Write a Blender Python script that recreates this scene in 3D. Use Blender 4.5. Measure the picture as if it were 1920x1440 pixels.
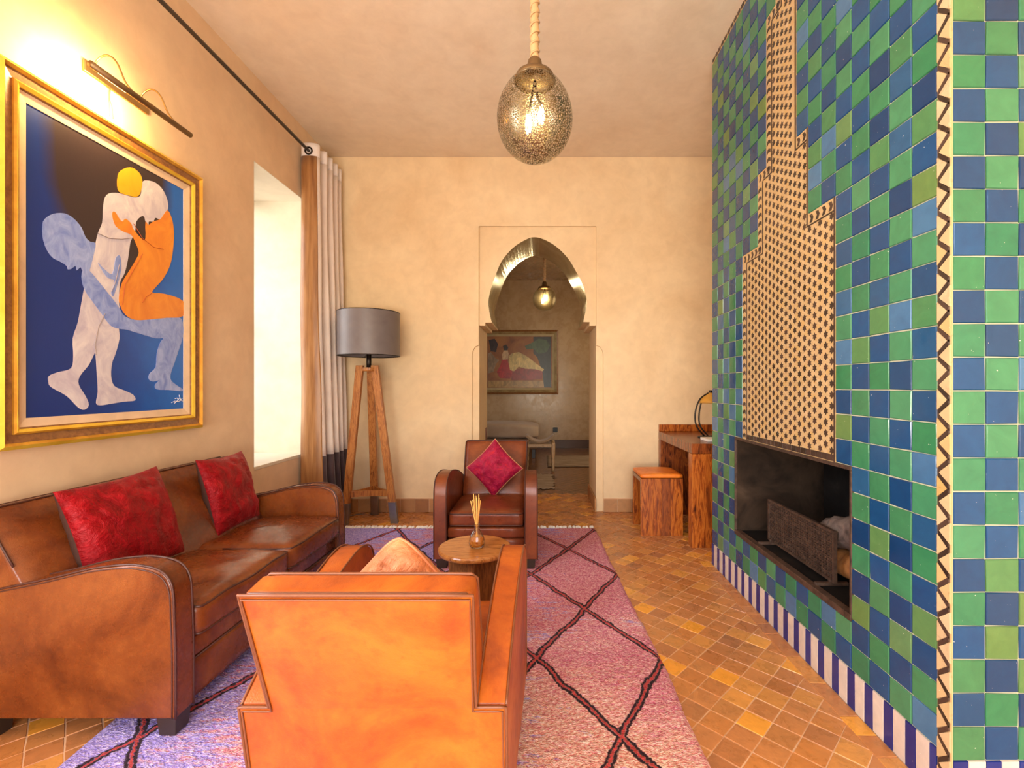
import bpy, bmesh, math, random
from mathutils import Vector, Matrix, noise
from mathutils.geometry import tessellate_polygon
import numpy as np
random.seed(7)
C = bpy.context.scene.collection
for o in list(bpy.data.objects): bpy.data.objects.remove(o)
F = 872.0; VX = 1015.0; VY = 725.0; EYE = 1.278; H = 3.624

# ---------------------------------------------------------------- camera, world, light, exposure
cd = bpy.data.cameras.new('camera'); cam = bpy.data.objects.new('camera', cd); C.objects.link(cam)
cam.location = (0, 0, EYE); cam.rotation_euler = (math.pi/2, 0, 0)
cd.sensor_width = 36; cd.lens = F*36/1920; cd.clip_start = 0.05
cd.shift_x = -(VX-960)/1920; cd.shift_y = (VY-720)/1920
bpy.context.scene.camera = cam
vs = bpy.context.scene.view_settings
vs.view_transform = 'Standard'; vs.look = 'None'; vs.exposure = 0.72; vs.gamma = 1.0; vs.use_curve_mapping = False
w = bpy.data.worlds.new('world'); bpy.context.scene.world = w; w.use_nodes = True
wn = w.node_tree; wn.nodes.clear()
sky = wn.nodes.new('ShaderNodeTexSky'); sky.sky_type = 'NISHITA'; sky.sun_disc = False
sky.sun_elevation = math.radians(50); sky.sun_rotation = math.radians(200)
bgn = wn.nodes.new('ShaderNodeBackground'); bgn.inputs[1].default_value = 0.35
wo = wn.nodes.new('ShaderNodeOutputWorld')
wn.links.new(sky.outputs[0], bgn.inputs[0]); wn.links.new(bgn.outputs[0], wo.inputs[0])

def area(name, loc, direction, sx, sy, power, col):
    l = bpy.data.lights.new(name, 'AREA'); l.shape = 'RECTANGLE'; l.size = sx; l.size_y = sy
    l.energy = power; l.color = col
    o = bpy.data.objects.new(name, l); C.objects.link(o); o.location = loc
    o.rotation_euler = Vector(direction).to_track_quat('-Z', 'Y').to_euler()
    return o
def lamp(name, loc, power, col, r=0.03):
    l = bpy.data.lights.new(name, 'POINT'); l.energy = power; l.color = col; l.shadow_soft_size = r
    o = bpy.data.objects.new(name, l); C.objects.link(o); o.location = loc; return o
# daylight through the glazed doors behind the camera, and through the windows of the left wall
area('daylight_garden_doors', (0.0, -1.95, 1.45), (0.05, 1, -0.05), 3.0, 2.5, 52, (1.0, 0.93, 0.82))
area('daylight_ground_bounce', (-0.6, -1.6, 0.95), (0.0, 1, 1.5), 2.4, 0.7, 95, (1.0, 0.93, 0.82))
area('daylight_left_window', (-3.3, 3.55, 1.95), (1, 0.35, -0.15), 1.3, 2.3, 46, (1.0, 0.96, 0.90))
area('daylight_near_window', (-2.75, 0.45, 1.9), (1, 0.15, -0.25), 1.3, 2.0, 80, (0.88, 0.93, 1.0))

# ---------------------------------------------------------------- node helpers
class M:
    def __init__(s, name, rough=0.5, metal=0.0, spec=0.5):
        s.m = bpy.data.materials.new(name); s.m.use_nodes = True
        s.t = s.m.node_tree; s.b = s.t.nodes['Principled BSDF']
        s.b.inputs['Roughness'].default_value = rough; s.b.inputs['Metallic'].default_value = metal
        s.b.inputs['Specular IOR Level'].default_value = spec
    def n(s, kind, **kw):
        nd = s.t.nodes.new(kind)
        for k, v in kw.items():
            if k.startswith('i_'):
                key = k[2:]; nd.inputs[int(key) if key.isdigit() else key.replace('_', ' ')].default_value = v
            else: setattr(nd, k, v)
        return nd
    def l(s, a, b): s.t.links.new(a, b)
    def co(s, scale=(1, 1, 1), kind='Object', rot=(0, 0, 0)):
        tc = s.n('ShaderNodeTexCoord'); mp = s.n('ShaderNodeMapping')
        mp.inputs['Scale'].default_value = scale; mp.inputs['Rotation'].default_value = rot
        s.l(tc.outputs[kind], mp.inputs[0]); return mp.outputs[0]
    def noise(s, vec, scale, detail=4, rough=0.55, dist=0.0):
        nd = s.n('ShaderNodeTexNoise'); nd.inputs['Scale'].default_value = scale
        nd.inputs['Detail'].default_value = detail; nd.inputs['Roughness'].default_value = rough
        nd.inputs['Distortion'].default_value = dist
        s.l(vec, nd.inputs['Vector']); return nd.outputs[0]
    def ramp(s, fac, stops, interp='LINEAR'):
        r = s.n('ShaderNodeValToRGB'); cr = r.color_ramp; cr.interpolation = interp
        while len(cr.elements) < len(stops): cr.elements.new(0.5)
        for e, (p, c) in zip(cr.elements, stops):
            e.position = p; e.color = (*c, 1) if len(c) == 3 else c
        s.l(fac, r.inputs[0]); return r.outputs[0]
    def mix(s, fac, a, b, mode='MIX'):
        x = s.n('ShaderNodeMix', data_type='RGBA', blend_type=mode)
        for sock, v in ((x.inputs[0], fac), (x.inputs[6], a), (x.inputs[7], b)):
            if hasattr(v, 'links'): s.l(v, sock)
            elif isinstance(v, (int, float)): sock.default_value = v
            else: sock.default_value = (*v, 1)
        return x.outputs[2]
    def math(s, op, a, b=None, c=None):
        x = s.n('ShaderNodeMath', operation=op)
        for i, v in enumerate((a, b, c)):
            if v is None: continue
            if hasattr(v, 'links'): s.l(v, x.inputs[i])
            else: x.inputs[i].default_value = v
        return x.outputs[0]
    def color(s, c):
        if hasattr(c, 'links'): s.l(c, s.b.inputs['Base Color'])
        else: s.b.inputs['Base Color'].default_value = (*c, 1)
        return s
    def bump(s, h, strength=0.3, dist=0.01):
        b = s.n('ShaderNodeBump'); b.inputs['Strength'].default_value = strength; b.inputs['Distance'].default_value = dist
        s.l(h, b.inputs['Height']); s.l(b.outputs[0], s.b.inputs['Normal']); return s
    def rough(s, v): s.l(v, s.b.inputs['Roughness']); return s

def mottled(name, stops, scale=4, rough=0.5, bump=0.1, bscale=40, coat=0, spec=0.5, stretch=(1, 1, 1), dist=0.6, metal=0):
    m = M(name, rough, metal, spec); v = m.co(stretch)
    m.color(m.ramp(m.noise(v, scale, 6, 0.6, dist), stops))
    if bump: m.bump(m.noise(v, bscale, 4), bump, 0.004)
    if coat: m.b.inputs['Coat Weight'].default_value = coat; m.b.inputs['Coat Roughness'].default_value = 0.2
    return m.m
def plain(name, c, rough=0.5, metal=0, spec=0.5, var=0.12):
    return mottled(name, [(0.3, tuple(x*(1-var) for x in c)), (0.7, tuple(min(1, x*(1+var)) for x in c))], 6, rough, 0.05, 60, spec=spec, metal=metal)

def plaster(name, a, b, rough=0.55):
    m = M(name, rough, 0, 0.35); v = m.co()
    n1 = m.noise(v, 1.3, 7, 0.62, 0.8); n2 = m.noise(v, 9, 5, 0.6, 0.4)
    c1 = m.ramp(n1, [(0.3, a), (0.68, b)])
    c2 = m.ramp(n2, [(0.3, (0.84, 0.82, 0.8)), (0.65, (1, 1, 1))])
    m.color(m.mix(0.55, c1, c2, 'MULTIPLY')); m.bump(m.noise(v, 14, 6, 0.6, 0.5), 0.12, 0.01)
    m.rough(m.ramp(n2, [(0.3, (rough-.12,)*3), (0.7, (rough+.12,)*3)])); return m.m
PL_BACK = plaster('plaster_back', (0.78, 0.56, 0.32), (0.88, 0.68, 0.42))
PL_LEFT = plaster('plaster_left', (0.74, 0.50, 0.31), (0.82, 0.60, 0.39))
PL_CEIL = plaster('plaster_ceiling', (0.78, 0.62, 0.45), (0.86, 0.72, 0.55))
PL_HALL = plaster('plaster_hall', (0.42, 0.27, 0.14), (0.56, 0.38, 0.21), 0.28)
PL_REVEAL = plaster('plaster_reveal', (0.72, 0.62, 0.45), (0.80, 0.72, 0.56))
# polished plaster under the arch
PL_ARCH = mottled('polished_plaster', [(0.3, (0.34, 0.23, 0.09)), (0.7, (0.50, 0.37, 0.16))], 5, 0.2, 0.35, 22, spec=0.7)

def tile_mat(name, stops, rough=0.16, streak=True, bmp=0.25, interp='LINEAR', chips=True):
    m = M(name, rough, 0, 0.5); oi = m.n('ShaderNodeObjectInfo'); ge = m.n('ShaderNodeNewGeometry')
    r = m.math('FRACT', m.math('ADD', oi.outputs['Random'], ge.outputs['Random Per Island']))
    col = m.ramp(r, stops, interp)
    tc = m.n('ShaderNodeTexCoord'); ge2 = tc.outputs['Object']
    addv = m.n('ShaderNodeVectorMath', operation='ADD'); cmb = m.n('ShaderNodeCombineXYZ')
    k = m.math('MULTIPLY', r, 37.0); m.l(k, cmb.inputs[0]); m.l(k, cmb.inputs[1])
    m.l(ge2, addv.inputs[0]); m.l(cmb.outputs[0], addv.inputs[1]); v = addv.outputs[0]
    n1 = m.noise(v, 14, 5, 0.6, 1.0)
    shade = m.ramp(n1, [(0.25, (0.72, 0.74, 0.76)), (0.7, (1.08, 1.06, 1.02))])
    col = m.mix(0.7, col, shade, 'MULTIPLY')
    if chips:
        vo = m.noise(v, 95, 2, 0.5)
        chip = m.ramp(vo, [(0.0, (0, 0, 0)), (0.765, (0, 0, 0)), (0.79, (1, 1, 1))])
        col = m.mix(chip, col, (0.80, 0.76, 0.62))
    m.color(col); m.bump(m.noise(v, 26, 3), bmp, 0.004)
    m.rough(m.ramp(n1, [(0.3, (rough*.7,)*3), (0.7, (rough*1.7,)*3)])); return m.m
T_GREEN = tile_mat('green_glazed_tile', [(0, (0.028, 0.185, 0.075)), (0.35, (0.060, 0.235, 0.11)), (0.6, (0.02, 0.17, 0.085)), (0.82, (0.07, 0.215, 0.08)), (0.92, (0.12, 0.21, 0.055)), (1, (0.095, 0.25, 0.13))])
T_BLUE = tile_mat('blue_glazed_tile', [(0, (0.005, 0.050, 0.145)), (0.3, (0.008, 0.072, 0.20)), (0.6, (0.004, 0.038, 0.12)), (0.84, (0.018, 0.09, 0.20)), (0.90, (0.06, 0.17, 0.31)), (1, (0.05, 0.14, 0.28))])
T_NAVY = tile_mat('deep_blue_tile', [(0, (0.012, 0.022, 0.17)), (1, (0.016, 0.035, 0.22))])
T_WHITE = tile_mat('off_white_tile', [(0, (0.62, 0.50, 0.42)), (1, (0.72, 0.62, 0.54))])
T_DARK = tile_mat('black_brown_tile', [(0, (0.03, 0.018, 0.012)), (1, (0.075, 0.04, 0.028))], 0.3)
T_CREAM = tile_mat('cream_tile', [(0, (0.56, 0.38, 0.18)), (0.5, (0.64, 0.45, 0.26)), (1, (0.58, 0.36, 0.12))], 0.3)
T_FLOOR = tile_mat('terracotta_floor_tile', [(0, (0.461, 0.171, 0.052)), (0.2, (0.589, 0.232, 0.062)), (0.38, (0.410, 0.165, 0.067)), (0.55, (0.666, 0.293, 0.071)), (0.7, (0.512, 0.207, 0.071)), (0.86, (0.563, 0.232, 0.076)), (0.93, (0.794, 0.366, 0.067)), (1, (0.845, 0.354, 0.038))], 0.26, bmp=0.4, chips=False)
T_BASE = tile_mat('terracotta_skirting_tile', [(0, (0.34, 0.14, 0.05)), (0.5, (0.50, 0.25, 0.10)), (1, (0.42, 0.17, 0.05))], 0.4, chips=False)
GROUT = plain('pale_grout', (0.52, 0.48, 0.32), 0.8)
GROUT_F = plain('floor_grout', (0.72, 0.46, 0.28), 0.7)

def leather(name, dark, mid, light, rough=0.36):
    m = M(name, rough, 0, 0.5); v = m.co()
    n1 = m.noise(v, 2.6, 7, 0.68, 0.45); n2 = m.noise(v, 26, 5, 0.6)
    c = m.ramp(n1, [(0.34, dark), (0.5, mid), (0.68, light)])
    sp = m.ramp(n2, [(0.30, (0.62, 0.55, 0.5)), (0.45, (1, 1, 1)), (0.75, (1.06, 1.06, 1.06))])
    c = m.mix(0.45, c, sp, 'MULTIPLY')
    vs_ = m.co((1, 0.22, 1), rot=(0.4, 0.3, 0.5)); sc = m.noise(vs_, 10, 2, 0.4, 2.5)
    scr = m.ramp(sc, [(0.0, (0, 0, 0)), (0.495, (0, 0, 0)), (0.50, (1, 1, 1)), (0.505, (0, 0, 0))])
    c = m.mix(m.math('MULTIPLY', scr, 0.25), c, light)
    m.color(c)
    vo = m.n('ShaderNodeTexVoronoi'); vo.inputs['Scale'].default_value = 240; m.l(v, vo.inputs['Vector'])
    hh = m.math('ADD', m.math('MULTIPLY', vo.outputs[0], 0.25), m.noise(v, 7, 5))
    m.bump(hh, 0.16, 0.006); m.rough(m.ramp(n2, [(0.3, (rough+.05,)*3), (0.7, (rough-.03,)*3)])); return m.m
L_SOFA = leather('worn_brown_leather', (0.085, 0.016, 0.004), (0.175, 0.040, 0.008), (0.27, 0.075, 0.015), 0.27)
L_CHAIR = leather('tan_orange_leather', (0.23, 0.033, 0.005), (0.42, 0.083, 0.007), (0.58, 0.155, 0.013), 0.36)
L_FAR = leather('dark_brown_leather', (0.09, 0.018, 0.008), (0.18, 0.038, 0.012), (0.28, 0.07, 0.018), 0.3)
PIPING = plain('dark_piping', (0.07, 0.02, 0.012), 0.45)
PIPING_T = plain('brown_piping', (0.20, 0.06, 0.02), 0.45)
DARKWOOD = plain('dark_wood', (0.035, 0.02, 0.014), 0.4)

def wood(name, a, b, c, scale=(1, 1, 8), rough=0.35, ring=5.0):
    m = M(name, rough, 0, 0.5); oi = m.n('ShaderNodeObjectInfo')
    tc = m.n('ShaderNodeTexCoord'); cm = m.n('ShaderNodeCombineXYZ')
    k = m.math('MULTIPLY', oi.outputs['Random'], 11.0); m.l(k, cm.inputs[0]); m.l(k, cm.inputs[1]); m.l(k, cm.inputs[2])
    ad = m.n('ShaderNodeVectorMath', operation='ADD'); m.l(tc.outputs['Object'], ad.inputs[0]); m.l(cm.outputs[0], ad.inputs[1])
    mp = m.n('ShaderNodeMapping'); mp.inputs['Scale'].default_value = scale; m.l(ad.outputs[0], mp.inputs[0]); v = mp.outputs[0]
    n1 = m.noise(v, ring, 5, 0.6, 1.8); n2 = m.noise(v, ring*14, 3, 0.6)
    col = m.ramp(n1, [(0.3, a), (0.45, b), (0.55, c), (0.62, b), (0.75, a)])
    m.color(m.mix(0.5, col, m.ramp(n2, [(0.3, (0.7, 0.66, 0.62)), (0.6, (1, 1, 1))]), 'MULTIPLY'))
    m.bump(n2, 0.08, 0.003); return m.m
W_TABLE = wood('walnut_tabletop', (0.20, 0.065, 0.015), (0.40, 0.145, 0.035), (0.52, 0.21, 0.055), (1, 7, 1), 0.18)
W_TABLEV = wood('walnut_upright', (0.10, 0.035, 0.014), (0.22, 0.075, 0.022), (0.32, 0.12, 0.035), (7, 7, 1), 0.35)
W_LAMP = wood('honey_oak', (0.17, 0.05, 0.013), (0.38, 0.125, 0.025), (0.52, 0.21, 0.05), (8, 8, 1), 0.4)
W_DESK = wood('reddish_hardwood', (0.06, 0.013, 0.005), (0.30, 0.065, 0.010), (0.52, 0.15, 0.02), (7, 7, 1), 0.25, 3.0)
W_DESK2 = wood('dark_reddish_hardwood', (0.04, 0.010, 0.005), (0.17, 0.038, 0.010), (0.32, 0.08, 0.015), (7, 7, 1), 0.25, 3.0)
W_STOOL = wood('pale_turned_wood', (0.36, 0.22, 0.10), (0.50, 0.32, 0.16), (0.60, 0.40, 0.22), (5, 5, 1), 0.5)

def metal(name, c, rough=0.3, var=0.25):
    return mottled(name, [(0.3, tuple(x*(1-var) for x in c)), (0.7, c)], 12, rough, 0.05, 50, metal=1.0)
BRASS = metal('aged_brass', (0.62, 0.42, 0.18), 0.35)
BRONZE = metal('dull_bronze', (0.30, 0.20, 0.10), 0.45)
IRON = metal('black_iron', (0.05, 0.04, 0.035), 0.45)
ROD = plain('dark_iron_rod', (0.05, 0.038, 0.028), 0.4)
STEEL = metal('grey_steel', (0.35, 0.35, 0.38), 0.35)
GOLD = mottled('gilded_wood', [(0.3, (0.50, 0.22, 0.02)), (0.7, (0.80, 0.42, 0.05))], 9, 0.3, 0.2, 60, metal=0.35)
GOLD2 = mottled('bright_gilding', [(0.3, (0.80, 0.48, 0.04)), (0.7, (0.95, 0.66, 0.08))], 9, 0.25, 0.2, 60, metal=0.35)
FRAME_BROWN = mottled('burl_brown_frame', [(0.3, (0.16, 0.06, 0.02)), (0.7, (0.34, 0.15, 0.045))], 40, 0.35, 0.2, 90)
LINER = plain('cream_linen_liner', (0.72, 0.52, 0.34), 0.8)
SOOT = mottled('sooty_plaster', [(0.3, (0.005, 0.004, 0.004)), (0.62, (0.012, 0.010, 0.009)), (0.8, (0.03, 0.024, 0.02))], 5, 0.85, 0.5, 14, spec=0.1)
SOOT2 = mottled('sooty_side_plaster', [(0.3, (0.012, 0.008, 0.006)), (0.55, (0.045, 0.028, 0.018)), (0.75, (0.085, 0.055, 0.035))], 4, 0.85, 0.6, 10, spec=0.1)
RUST = mottled('rusty_iron', [(0.3, (0.035, 0.020, 0.015)), (0.7, (0.13, 0.075, 0.05))], 30, 0.55, 0.4, 80, metal=0.4)
ASHLOG = mottled('ash_grey_bark', [(0.3, (0.04, 0.028, 0.024)), (0.7, (0.20, 0.15, 0.13))], 14, 0.85, 0.9, 30)
CUTLOG = mottled('split_orange_wood', [(0.3, (0.22, 0.08, 0.02)), (0.7, (0.50, 0.22, 0.06))], 12, 0.8, 0.6, 40)
SHADE = mottled('grey_brown_lampshade', [(0.3, (0.14, 0.115, 0.115)), (0.7, (0.185, 0.155, 0.15))], 5, 0.45, 0.05, 200)
SHADE_IN = plain('shade_lining', (0.5, 0.42, 0.33), 0.7)

def cloth(name, c, c2, rough=0.8, sheen=0.3, scale=120, stretch=(1, 1, 1)):
    m = M(name, rough, 0, 0.3); v = m.co(stretch)
    m.color(m.ramp(m.noise(v, 5, 4), [(0.3, c), (0.7, c2)])); m.bump(m.noise(v, scale, 2), 0.15, 0.002)
    m.b.inputs['Sheen Weight'].default_value = sheen; return m.m
CURT = cloth('off_white_curtain_cloth', (0.72, 0.58, 0.50), (0.80, 0.67, 0.58))
CURT_HEAD = cloth('white_header_cloth', (0.78, 0.68, 0.62), (0.84, 0.75, 0.70))
CURT_BAND = cloth('dark_brown_velvet_band', (0.035, 0.018, 0.022), (0.075, 0.04, 0.04), 0.7, 0.5)
CURT_LINE = cloth('golden_brown_satin_lining', (0.22, 0.085, 0.025), (0.42, 0.20, 0.07), 0.32, 0.1, 60, (6, 6, .5))

def velvet(name, dark, mid, bright):
    m = M(name, 0.45, 0, 0.5); v = m.co()
    n1 = m.noise(v, 9, 6, 0.65, 1.6); n2 = m.noise(v, 34, 4, 0.6, 1.2)
    c = m.ramp(n1, [(0.32, dark), (0.52, mid), (0.72, bright)])
    m.color(m.mix(0.35, c, m.ramp(n2, [(0.3, (0.55, 0.5, 0.5)), (0.62, (1.1, 1.1, 1.1))]), 'MULTIPLY'))
    m.b.inputs['Sheen Weight'].default_value = 0.35; m.b.inputs['Sheen Roughness'].default_value = 0.3
    m.b.inputs['Sheen Tint'].default_value = (*[min(1, x*2.2+.12) for x in bright], 1)
    m.b.inputs['Specular Tint'].default_value = (*[min(1, x*1.6+.15) for x in bright], 1); m.b.inputs['Specular IOR Level'].default_value = .9
    m.rough(m.ramp(m.noise(v, 5, 3, .5, 1), [(0.4, (0.5,)*3), (0.62, (0.22,)*3)]))
    m.bump(m.math('ADD', n1, m.math('MULTIPLY', n2, 0.5)), 0.7, 0.018); return m.m
V_RED = velvet('crushed_red_velvet', (0.15, 0.002, 0.004), (0.25, 0.003, 0.007), (0.42, 0.012, 0.018))
V_MAG = velvet('crushed_magenta_velvet', (0.20, 0.003, 0.02), (0.32, 0.008, 0.05), (0.55, 0.02, 0.02))
V_PEACH = velvet('peach_velvet', (0.45, 0.12, 0.04), (0.60, 0.19, 0.07), (0.72, 0.30, 0.14))
V_BACK = plain('dark_brown_cushion_back', (0.06, 0.025, 0.018), 0.5)
CORD = plain('gold_cord', (0.52, 0.22, 0.10), 0.6)

# ---------------------------------------------------------------- mesh helpers
def link(name, bm, mat, parent=None, smooth=False, bevel=0, seg=2, mats=None):
    me = bpy.data.meshes.new(name)
    bmesh.ops.recalc_face_normals(bm, faces=bm.faces[:]); bm.to_mesh(me); bm.free()
    for mm in (mats or [mat]): me.materials.append(mm)
    if smooth: me.polygons.foreach_set('use_smooth', [True]*len(me.polygons))
    o = bpy.data.objects.new(name, me); C.objects.link(o)
    if parent is not None: o.parent = parent
    if bevel:
        b = o.modifiers.new('bevel', 'BEVEL'); b.width = bevel; b.segments = seg; b.limit_method = 'ANGLE'; b.angle_limit = 0.6
        me.polygons.foreach_set('use_smooth', [True]*len(me.polygons))
        wnm = o.modifiers.new('wn', 'WEIGHTED_NORMAL')
    return o
def tag(o, label, cat, group=None):
    o['label'] = label; o['category'] = cat
    if group: o['group'] = group
    return o
def thing(name, label, cat, loc=(0, 0, 0), rz=0, group=None):
    o = bpy.data.objects.new(name, None); C.objects.link(o); o.location = loc; o.rotation_euler = (0, 0, rz)
    return tag(o, label, cat, group)
def struct(o): o['kind'] = 'structure'; return o
def stuff(o): o['kind'] = 'stuff'; return o
def box(bm, a, b):
    x0, y0, z0 = a; x1, y1, z1 = b
    v = [bm.verts.new(p) for p in ((x0,y0,z0),(x1,y0,z0),(x1,y1,z0),(x0,y1,z0),(x0,y0,z1),(x1,y0,z1),(x1,y1,z1),(x0,y1,z1))]
    for f in ((0,3,2,1),(4,5,6,7),(0,1,5,4),(1,2,6,5),(2,3,7,6),(3,0,4,7)): bm.faces.new([v[i] for i in f])
def hexa(bm, p):
    v = [bm.verts.new(q) for q in p]
    for f in ((0,3,2,1),(4,5,6,7),(0,1,5,4),(1,2,6,5),(2,3,7,6),(3,0,4,7)): bm.faces.new([v[i] for i in f])
def boxo(name, a, b, mat, parent=None, bevel=0, **k):
    bm = bmesh.new(); box(bm, a, b); return link(name, bm, mat, parent, bevel=bevel, **k)
def prism(bm, pts, f, g):
    """polygon pts, mapped by f to one cap and by g to the other"""
    A = [bm.verts.new(f(*p)) for p in pts]; B = [bm.verts.new(g(*p)) for p in pts]; n = len(pts)
    for i in range(n): bm.faces.new((A[i], B[i], B[(i+1) % n], A[(i+1) % n]))
    if n <= 4: bm.faces.new(A); bm.faces.new(B[::-1])
    else:
        for t in tessellate_polygon([[Vector((p[0], p[1], 0)) for p in pts]]):
            bm.faces.new([A[i] for i in t]); bm.faces.new([B[i] for i in reversed(t)])
def tube(bm, pts, r, n=8, closed=False, caps=True):
    pts = [Vector(p) for p in pts]; N = len(pts); rings = []; up = None
    for i, p in enumerate(pts):
        a = pts[(i-1) % N] if (closed or i) else pts[0]; b = pts[(i+1) % N] if (closed or i < N-1) else pts[-1]
        t = (b-a).normalized()
        if up is None: up = Vector((0, 0, 1)) if abs(t.z) < 0.9 else Vector((1, 0, 0))
        s = t.cross(up)
        if s.length < 1e-4: s = t.orthogonal()
        s.normalize(); up = s.cross(t).normalized()
        rr = r[i] if isinstance(r, (list, tuple)) else r
        rings.append([bm.verts.new(p + (s*math.cos(2*math.pi*k/n) + up*math.sin(2*math.pi*k/n))*rr) for k in range(n)])
    for i in range(N if closed else N-1):
        A, B = rings[i], rings[(i+1) % N]
        for k in range(n): bm.faces.new((A[k], A[(k+1) % n], B[(k+1) % n], B[k]))
    if caps and not closed: bm.faces.new(rings[0][::-1]); bm.faces.new(rings[-1])
def lathe(bm, prof, c=(0, 0, 0), n=32):
    rings = []
    for r, z in prof:
        if r < 1e-5: rings.append([bm.verts.new((c[0], c[1], c[2]+z))])
        else: rings.append([bm.verts.new((c[0]+r*math.cos(2*math.pi*k/n), c[1]+r*math.sin(2*math.pi*k/n), c[2]+z)) for k in range(n)])
    for A, B in zip(rings, rings[1:]):
        for k in range(n):
            q = [A[k % len(A)], A[(k+1) % len(A)], B[(k+1) % len(B)], B[k % len(B)]]
            q = [x for i, x in enumerate(q) if x not in q[:i]]
            if len(q) > 2: bm.faces.new(q)
def rbox(bm, hx, hy, hz, r, n, fn):
    """rounded box, half sizes, radius r, n cuts, each vertex mapped by fn(x,y,z)"""
    bmesh.ops.create_cube(bm, size=2)
    bmesh.ops.subdivide_edges(bm, edges=bm.edges[:], cuts=n, use_grid_fill=True)
    for v in bm.verts:
        p = Vector((v.co.x*hx, v.co.y*hy, v.co.z*hz))
        q = Vector([max(-(h-r), min(h-r, c)) for c, h in zip(p, (hx, hy, hz))])
        d = p-q
        if d.length > 1e-6: p = q + d.normalized()*r
        v.co = fn(p.x, p.y, p.z)
def smooth_path(pts, sub=6, closed=False):
    pts = [Vector(p) for p in pts]; out = []; n = len(pts)
    for i in range(n if closed else n-1):
        g = lambda k: pts[k % n] if closed else pts[max(0, min(n-1, k))]
        p0, p1, p2, p3 = g(i-1), g(i), g(i+1), g(i+2)
        for s in range(sub):
            t = s/sub
            out.append(0.5*((2*p1)+(p2-p0)*t+(2*p0-5*p1+4*p2-p3)*t*t+(3*p1-p0-3*p2+p3)*t**3))
    if not closed: out.append(pts[-1])
    return out
def copy_tree(o, parent=None):
    c = o.copy(); C.objects.link(c)
    if parent is not None: c.parent = parent
    for ch in list(o.children): copy_tree(ch, c)
    return c

# ================================================================ SETTING
XL, XR, YB, YF, T = -2.157, 2.35, 4.746, -1.7, 0.03
# ceiling
struct(boxo('ceiling', (XL-.7, YF-.3, H), (XR+.2, 5.5, H+.15), PL_CEIL))
# left wall with two deep windows
WIN = [(3.49, 4.25, 0.668, 2.975), (-0.35, 1.15, 0.668, 2.975)]
bm = bmesh.new(); D0 = XL-0.62
ys = [YF-.2, WIN[1][0], WIN[1][1], WIN[0][0], WIN[0][1], YB+.6]
for i in range(5):
    a, b = ys[i], ys[i+1]
    if i in (1, 3):
        box(bm, (D0, a, 0), (XL, b, 0.668)); box(bm, (D0, a, 2.975), (XL, b, H))
    else: box(bm, (D0, a, -.05), (XL, b, H))
struct(link('wall_left', bm, PL_LEFT))
for k, (a, b, z0, z1) in enumerate(WIN):
    # window frame and panes at the outer face of the wall; thin reveal lining
    fr = bmesh.new(); xo = D0+.03
    for aa, bb in (((a, z0), (a+.06, z1)), ((b-.06, z0), (b, z1)), ((a+.06, z0), (b-.06, z0+.06)), ((a+.06, z1-.06), (b-.06, z1)),
                   (((a+b)/2-.02, z0+.06), ((a+b)/2+.02, z1-.06)), ((a+.06, 1.80), (b-.06, 1.84))):
        box(fr, (xo, aa[0], aa[1]), (xo+.05, bb[0], bb[1]))
    wf = struct(link('window_%d' % (k+1), fr, plain('window_wood_%d' % k, (0.25, 0.14, 0.07), 0.5), bevel=.004))
    gm = bpy.data.materials.get('window_glass')
    if not gm:
        g = M('window_glass', 0.02); g.b.inputs['Alpha'].default_value = 0.12; g.color((0.9, 0.95, 1.0)); gm = g.m
    for (p, q) in ((a+.06, (a+b)/2-.02), ((a+b)/2+.02, b-.06)):
        for (r, s) in ((z0+.06, 1.80), (1.84, z1-.06)):
            boxo('pane', (xo+.02, p, r), (xo+.026, q, s), gm, wf)
    rb = bmesh.new(); e = .004
    box(rb, (D0+.09, b-e, z0), (XL-.001, b, z1)); box(rb, (D0+.09, a, z0), (XL-.001, a+e, z1)); box(rb, (D0+.09, a+e, z1-e), (XL-.001, b-e, z1))
    link('reveal', rb, PL_REVEAL, wf)
    boxo('sill', (D0+.09, a+e, z0-.02), (XL+.004, b-e, z0+.006), PL_REVEAL, wf, bevel=.003)
# back wall with the moulded arch
def bx(px, D=YB): return (px-VX)*D/F
def bz(py, D=YB): return EYE-(py-VY)*D/F
AL, AR, AT = -.637, .5606, bz(424)
slab = [(XL, 0), (XL, H), (XR, H), (XR, 0), (.632, 0), (.632, 1.60), (.622, 1.65), (.60, 1.685), (AR, 1.70), (AR, AT), (AL, AT), (AL, 1.70), (-.675, 1.685), (-.697, 1.65), (-.7075, 1.60), (-.7075, 0)]
bm = bmesh.new(); prism(bm, slab, lambda x, z: (x, YB, z), lambda x, z: (x, YB+T, z))
wb = struct(link('wall_back', bm, PL_BACK, bevel=.006))
Y1 = YB+T+.001; Y2 = 5.46
arch_px = [(148,490),(138,450),(132,400),(140,350),(160,290),(192,212),(244,151),(300,115),(340,103),(385,114),(440,146),(492,198),(530,260),(560,320),(575,370),(578,400),(572,440),(562,485)]
arch = [(bx(860+x/2.4), bz(400+y/2.4)) for x, y in arch_px]
ZC = bz(610)
arch = [(p[0], p[2]) for p in [(v.x, 0, v.z) for v in smooth_path([(x, 0, z) for x, z in arch], 4)]]
arch = arch[:]; arch[0] = (arch[0][0], bz(604)); arch[-1] = (arch[-1][0], bz(603))
inner = [(AL-.12, -.0), (AL, 0), (AL, ZC), (bx(909), ZC), (bx(909), bz(604)), *arch, (bx(1106), bz(603)), (bx(1106), ZC), (AR, ZC), (AR, 0), (AR+.12, 0), (AR+.12, AT+.1), (AL-.12, AT+.1)]
bm = bmesh.new(); prism(bm, inner, lambda x, z: (x, Y1, z), lambda x, z: (x, Y2, z))
ar = link('trim_1', bm, PL_BACK, mats=[PL_BACK, PL_ARCH]); struct(ar)
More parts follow.
